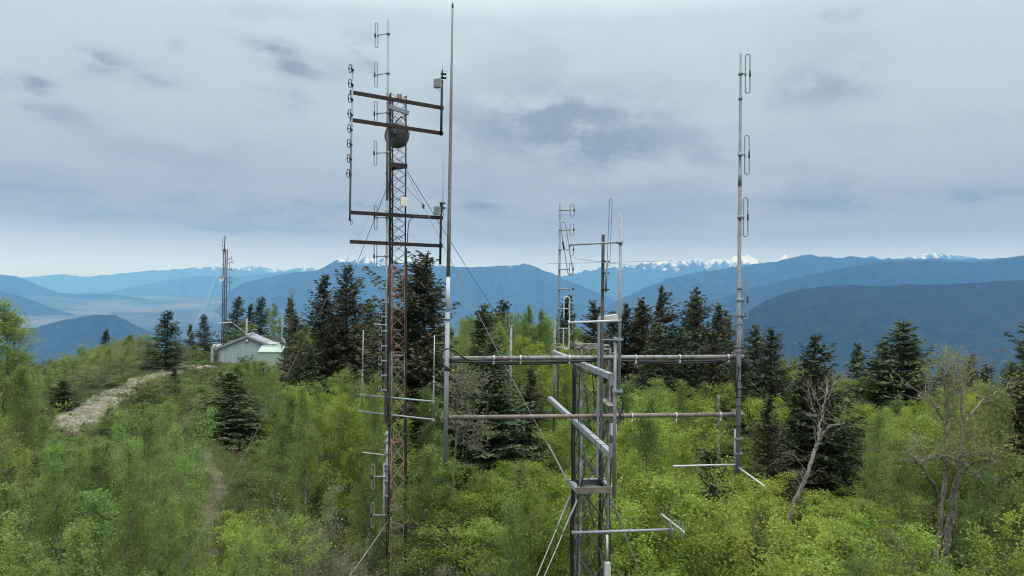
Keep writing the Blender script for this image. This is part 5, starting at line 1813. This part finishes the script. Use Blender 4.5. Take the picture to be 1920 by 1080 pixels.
limb_tree('bare_tree', 23.5, [
    [(1767, 1062, 0, 10.5), (1775, 1010, 0, 9.5), (1785, 960, 0, 8.5), (1793, 915, 0, 7.8), (1800, 880, .1, 6.6), (1803, 830, .3, 5.4), (1806, 790, .4, 4.4), (1801, 750, .5, 3.2), (1808, 715, .6, 2.0), (1812, 690, .6, 1.2)],
    [(1752, 1062, -.3, 8.0), (1760, 1000, -.2, 7.2), (1764, 950, -.1, 6.6), (1772, 905, 0, 6.0), (1777, 860, 0, 5.4), (1776, 815, .1, 5.0), (1779, 780, .1, 4.6), (1774, 745, .2, 3.8), (1782, 715, .3, 2.6), (1776, 690, .3, 1.4)],
    [(1761, 935, -.1, 5.0), (1748, 905, -.3, 4.2), (1735, 885, -.5, 3.6), (1724, 870, -.8, 3.0), (1712, 855, -1.0, 2.4), (1693, 850, -1.2, 1.4)],
    [(1776, 880, 0, 3.6), (1768, 862, -.3, 2.9), (1752, 852, -.6, 2.3), (1735, 860, -.8, 1.7), (1722, 870, -1, 1.0)],
    [(1798, 890, 0, 4.0), (1815, 872, -.2, 3.3), (1838, 866, -.5, 2.6), (1852, 862, -.8, 2.0), (1868, 868, -1, 1.2)],
    [(1790, 862, -.2, 3.4), (1812, 852, -.5, 2.8), (1835, 850, -.8, 2.1), (1858, 862, -1, 1.6), (1870, 866, -1.2, .9)],
    [(1788, 858, -.3, 3.0), (1805, 868, -.6, 2.3), (1826, 882, -.9, 1.7), (1838, 896, -1.1, 1.2), (1846, 910, -1.2, .7)],
    [(1806, 800, .4, 3.2), (1822, 770, .6, 2.6), (1845, 748, .8, 2.0), (1866, 738, 1.0, 1.4), (1890, 722, 1.2, .9)],
    [(1777, 800, .1, 3.0), (1762, 775, 0, 2.3), (1748, 752, -.2, 1.7), (1735, 738, -.3, 1.0)],
    [(1779, 770, .1, 2.6), (1790, 745, .3, 2.0), (1784, 720, .5, 1.5), (1798, 700, .6, 1.0)],
    [(1776, 740, .2, 2.2), (1768, 715, .1, 1.6), (1772, 690, 0, 1.1), (1765, 672, 0, .7)]],
    'big bare forked tree with two grey trunks and twisted limbs at the lower right', 'bare tree', 'bark_bare', 33, 2.0, 'leaf_olive')
limb_tree('dead_tree', 34.0, [
    [(1346, 880, 0, 4.6), (1347, 840, 0, 4.3), (1348, 790, 0, 4.1), (1348, 741, 0, 3.9)]],
    'straight grey broken off trunk under the lower boom near the right pole', 'dead tree', 'bark_grey', 35, 0)
limb_tree('dead_tree', 67.0, [
    [(546, 668, 0, 2.6), (545, 630, 0, 2.3), (545, 590, 0, 2.0), (547, 566, 0, 1.4), (547, 550, 0, .7)],
    [(547, 650, 0, 1.6), (553, 620, .2, 1.3), (557, 598, .3, .8)]],
    'dark dead trunk beside the ladder mast right of the shed', 'dead tree', 'bark_dark', 36, 3)
limb_tree('bare_tree', 57.0, [
    [(1800, 770, 0, 2.6), (1803, 735, 0, 2.2), (1806, 705, 0, 1.7), (1815, 680, 0, 1.1)],
    [(1803, 735, 0, 1.6), (1790, 710, .2, 1.2), (1786, 688, .2, .8)], [(1806, 710, 0, 1.5), (1830, 690, .2, 1.0), (1845, 675, .3, .6)]],
    'pale leafless tree on the right skyline behind the forked tree', 'bare tree', 'bark_twig', 37, 6)
limb_tree('bare_tree', 29.0, [
    [(850, 900, 0, 3.5), (853, 850, 0, 3.2), (857, 800, 0, 2.6), (856, 770, 0, 2.2), (860, 735, 0, 1.6), (855, 700, 0, 1.0)],
    [(857, 800, 0, 1.8), (875, 800, -.2, 1.4), (890, 795, -.3, .9)], [(856, 830, 0, 1.6), (880, 838, -.2, 1.2), (900, 846, -.3, .7)],
    [(858, 760, 0, 1.5), (875, 735, .2, 1.0), (890, 722, .3, .6)]],
    'thin grey stemmed tree with sparse leaves below the left boom end', 'bare tree', 'bark_grey', 38, 4.5, 'leaf_willow')


# ---- broadleaf wood: every tree placed on a loose grid, its kind and size by where it grows
def project_top(x, y, z):
    a, b, d = proj((x, y, z)); return a, b


def too_close(x, y, r):
    for (a, b, k) in KEEP:
        if (a - x) ** 2 + (b - y) ** 2 < (k + r * .35) ** 2:
            return True
    return False


# view corridors that stay open in the photo: (px0, px1, lowest tree top allowed there, depth of the thing behind)
OPEN = [(105, 215, 812, 37), (190, 300, 750, 45), (270, 395, 702, 55), (396, 426, 955, 26), (385, 435, 915, 31), (355, 415, 850, 35), (285, 402, 699, 66.5), (235, 300, 722, 57), (388, 532, 671, 69.6), (385, 492, 822, 39.5),
        (1476, 1545, 965, 28), (1748, 1812, 1055, 24.5), (1690, 1745, 880, 21), (1690, 1870, 905, 22.5), (712, 778, 1100, 24.2), (655, 712, 1010, 24), (770, 800, 1040, 24), (1540, 1600, 870, 28),
        (1062, 1152, 1095, 15.9), (1228, 1295, 1030, 18.5), (1150, 1235, 1015, 18.5), (665, 820, 800, 23.5), (1255, 1440, 905, 15.5), (830, 845, 880, 15),
        (1495, 1605, 905, 35), (1400, 1480, 850, 32), (1500, 1560, 760, 40), (1625, 1728, 745, 51), (1165, 1375, 705, 49), (870, 1000, 850, 35), (1295, 1385, 875, 26),
        (740, 880, 720, 37), (560, 700, 680, 48), (560, 606, 715, 45), (95, 155, 775, 43), (285, 342, 672, 60), (1335, 1360, 850, 33), (840, 905, 800, 28), (945, 1070, 850, 24)]
SKY = [(-300, 690), (0, 668), (60, 690), (130, 655), (200, 628), (290, 618), (330, 640), (395, 640), (440, 610), (470, 590), (515, 560), (560, 600), (640, 610), (700, 590), (770, 610), (850, 600),
       (890, 578), (960, 572), (1010, 575), (1040, 600), (1080, 610), (1160, 640), (1230, 650), (1380, 690), (1440, 700), (1480, 655), (1560, 690), (1590, 700), (1640, 720), (1780, 735), (1830, 712), (1920, 720), (2200, 740)]
SKX = np.array([p[0] for p in SKY]); SKYY = np.array([p[1] for p in SKY])


def kind_for(px, d, r):
    """what grows where: (library, name, category, region words)"""
    if d > 46:
        if px < 330: return ('birch' if r < .5 else 'olive' if r < .75 else 'alder', 'on the left skyline beyond the rocky path')
        if px < 620: return ('alder' if r < .6 else 'birch', 'in the wood round the shed')
        if px < 1090: return ('alder' if r < .7 else 'birch', 'in the pale green stand behind the two towers')
        if px < 1420: return ('maple' if r < .6 else 'alder', 'among the dark row of firs')
        return ('alder' if r < .45 else 'olive' if r < .7 else 'maple', 'on the right skyline')
    if px < 350: return ('alder' if r < .45 else 'birch' if r < .85 else 'olive', 'on the slope below the rocky path')
    if px < (560 if d > 24.5 else 530): return ('birch' if r < .6 else 'alder' if r < .85 else 'maple', 'between the dirt track and the triangular tower')
    if px < 780:
        if d < 24.5: return ('twiggy' if r < .66 else 'willow', 'at the foot of the triangular tower')
        return ('birch' if r < .5 else 'alder' if r < .7 else 'maple', 'behind the foot of the triangular tower')
    if px < 930:
        if d < 23: return ('willow' if r < .7 else 'twiggy' if r < .8 else 'maple', 'between the feet of the two towers')
        return ('alder' if r < .5 else 'maple', 'behind the left boom end')
    if px < 1460: return ('maple' if r < .85 else 'alder', 'round the foot of the square tower' if d < 24 else 'behind the square tower')
    return ('maple' if r < .5 else 'alder' if r < .8 else 'olive', 'in the right hand thicket')


NAMES = {'maple': ('maple_tree', 'maple', 'bright yellow green young maple'), 'alder': ('alder_tree', 'alder', 'mid green leafy alder'),
         'birch': ('birch_tree', 'birch', 'fresh green slender birch'), 'willow': ('willow_shrub', 'willow', 'grey green spreading willow'),
         'olive': ('serviceberry_tree', 'small tree', 'dull olive brownish small tree'), 'twiggy': ('twiggy_shrub', 'shrub', 'grey twiggy shrub with few leaves')}
placed = 0
row = 12.5
while row < 88:
    step = 1.55 if row < 24 else 2.0 if row < 34 else 2.6 if row < 48 else 3.2
    half = row * 0.80 + 2.5
    x = -half + rng.uniform(0, step)
    while x < half:
        xx = x + rng.normal() * step * .25; yy = row + rng.normal() * step * .3
        x += step
        px, py0, d = proj((xx, yy, T(xx, yy)))
        if d < 11 or px < -140 or px > 2060:
            continue
        if near_line(xx, yy, PATH_L, 0.15 if d < 54 else .7) < 0 or near_line(xx, yy, TRACK_L, 0.35) < 0:
            continue
        if math.hypot(xx - W(463, 680, 72)[0], yy - 72.5) < 5.2 or math.hypot(xx - W(505, 680, 65)[0], yy - 65.5) < 1.8:
            continue
        if math.hypot(xx - 1.75, yy - 16.3) < .8 or math.hypot(xx + 4.1, yy - 25.1) < .8:
            continue
        r = rng.uniform()
        kind, region = kind_for(px, d, r)
        g = T(xx, yy)
        # canopy height by place
        if kind in ('willow', 'twiggy'): h = rng.uniform(3.4, 5.4)
        elif px < 350 and d < 46: h = rng.uniform(3.0, 7.0)
        elif px < 560 and d < 46: h = rng.uniform(3.2, 7.0)
        elif d < 24: h = rng.uniform(5.2, 8.2)
        elif d < 46: h = rng.uniform(5.0, 9.2)
        elif 860 < px < 1090: h = rng.uniform(7.5, 11.0)
        else: h = rng.uniform(5.0, 9.0)
        w = LIBR[kind] * rng.uniform(.62, 1.08) * (.85 if h < 4.5 else 1.0) * (.86 if px < 700 and d < 46 else 1.0) * (1.15 if d > 46 else 1.0)
        # keep the tree line of the photo and the open views
        rp = w / d * F
        lim = float(np.interp(px, SKX, SKYY)) + abs(rng.normal()) * 16
        for (a, b, yl, dk) in OPEN:
            if d < dk - .3 and px + rp * .62 > a and px - rp * .62 < b:
                lim = max(lim, yl + rng.uniform(0, 25))
        zmax = z_at(xx, yy, lim) - 0.12
        h = min(h, zmax - g)
        if h < (0.7 if px < 640 and not (280 < px < 410 and d > 48) else 1.3):
            continue
        if h < 1.6:
            kind = ('willow', 'olive', 'birch', 'alder')[int(rng.integers(4))]; w = rng.uniform(.8, 1.3)
        if too_close(xx, yy, w):
            continue
        if 1.6 <= h < 2.6:
            w *= .55 + .45 * h / 2.6
        nm, cat, desc = NAMES[kind]
        if h < 1.6:
            desc = 'knee high bushy ' + desc
        plant(kind, nm, xx, yy, h, w, desc + ' ' + region, cat, desc + 's ' + region)
        placed += 1
    row += step * .92
print('broadleaf placed', placed)

# blossom pale shrubs beside the rocky path and other single shrubs
for (px, py, d, hgt, kind, label) in [(690, 630, 0, 0, '', '')][:0]:
    pass
for (px, d, hgt, w, kind, nm, cat, label) in [
        (232, 56, 2.6, 1.9, 'willow', 'willow_shrub', 'willow', 'pale blossoming shrub just left of the upper rocky path'),
        (205, 52, 2.4, 1.7, 'willow', 'willow_shrub', 'willow', 'pale grey green shrub left of the middle of the rocky path'),
        (168, 47.5, 3.0, 1.5, 'twiggy', 'twiggy_shrub', 'shrub', 'leafless grey shrub between the dark young fir and the rocky path'),
        (270, 48, 1.8, 1.6, 'olive', 'serviceberry_tree', 'small tree', 'low brown green bush right of the rocky path bend'),
        (300, 52, 1.5, 1.5, 'olive', 'serviceberry_tree', 'small tree', 'low olive bush beside the upper rocky path'),
        (445, 60, 1.7, 1.3, 'willow', 'willow_shrub', 'willow', 'pale leafy bush in front of the shed wall'),
        (470, 58, 1.5, 1.4, 'olive', 'serviceberry_tree', 'small tree', 'brown green bush in front of the shed corner'),
        (512, 58, 1.5, 1.3, 'maple', 'maple_tree', 'maple', 'small yellow green maple bush in front of the green cabinet'),
        (-14, 29, 8.5, 2.5, 'alder', 'birch_tree', 'birch', 'tall pale green birch cut off by the left picture edge'),
        (8, 34, 7.2, 2.0, 'alder', 'birch_tree', 'birch', 'tall birch just inside the left picture edge')]:
    x, y, _ = W(px, 571, d)
    plant(kind, nm, x, y, hgt, w, label, cat)

# ---- undergrowth that nobody could count, and grass beside the path
def scatter_mass(name, n, mat, dens, seed, dmin, dmax, spread, hgt, size, ok, aspect=.6, blades=False):
    rg = np.random.default_rng(seed)
    Vs = []; cl = []
    cnt = 0
    while cnt < n:
        d = math.sqrt(rg.uniform(dmin ** 2, dmax ** 2)); px = rg.uniform(-160, 2080)
        x = (px - 960) / F * d; y = d
        cnt += 1
        if not ok(x, y):
            continue
        g = T(x, y)
        k = int(dens * rg.uniform(.6, 1.4)); h = hgt * rg.uniform(.4, 1.3)
        C = np.stack([x + rg.normal(size=k) * spread, y + rg.normal(size=k) * spread, g + rg.uniform(0, 1, k) ** .7 * h], -1)
        if blades:
            A = rg.normal(size=(k, 3)) * .5; A[:, 2] = 1.2
            Vs.append(leaf_quads(C, size, rg, axis=A, aspect=aspect))
        else:
            Vs.append(leaf_quads(C, size * (1 + d / 60), rg, .5, aspect))
        cl += [rg.uniform()] * k
    V = np.concatenate(Vs)
    me = finish_leaves(name, V, rg, np.array(cl), M[mat])
    o = bpy.data.objects.new(name, me); COL.objects.link(o)
    return tag(o, kind='stuff')


clear = lambda x, y: near_line(x, y, PATH_L, .1 if y < 54 else .5) > 0 and near_line(x, y, TRACK_L, .15) > 0 and math.hypot(x - W(463, 680, 72)[0], y - 72.5) > 3.4
tag(scatter_mass('undergrowth', 3200, 'under', 46, 5, 11, 92, .42, 1.0, .13, clear), 'low leafy undergrowth covering the ground between the trees')
edge = lambda x, y: (.15 if y > 56 else -.9) + 1.6 * (.5 * math.sin(x * 1.1 + 1.7 * math.sin(y * .7)) * math.sin(y * .9 + 1.3 * math.sin(x * .6)) - .35) < near_line(x, y, PATH_L) < 1.8 or -.35 < near_line(x, y, TRACK_L) < .6
tag(scatter_mass('grass', 70000, 'grass', 26, 6, 22, 70, .16, .22, .22, edge, .16, True), 'dry tufted grass along the rocky path and the dirt track')
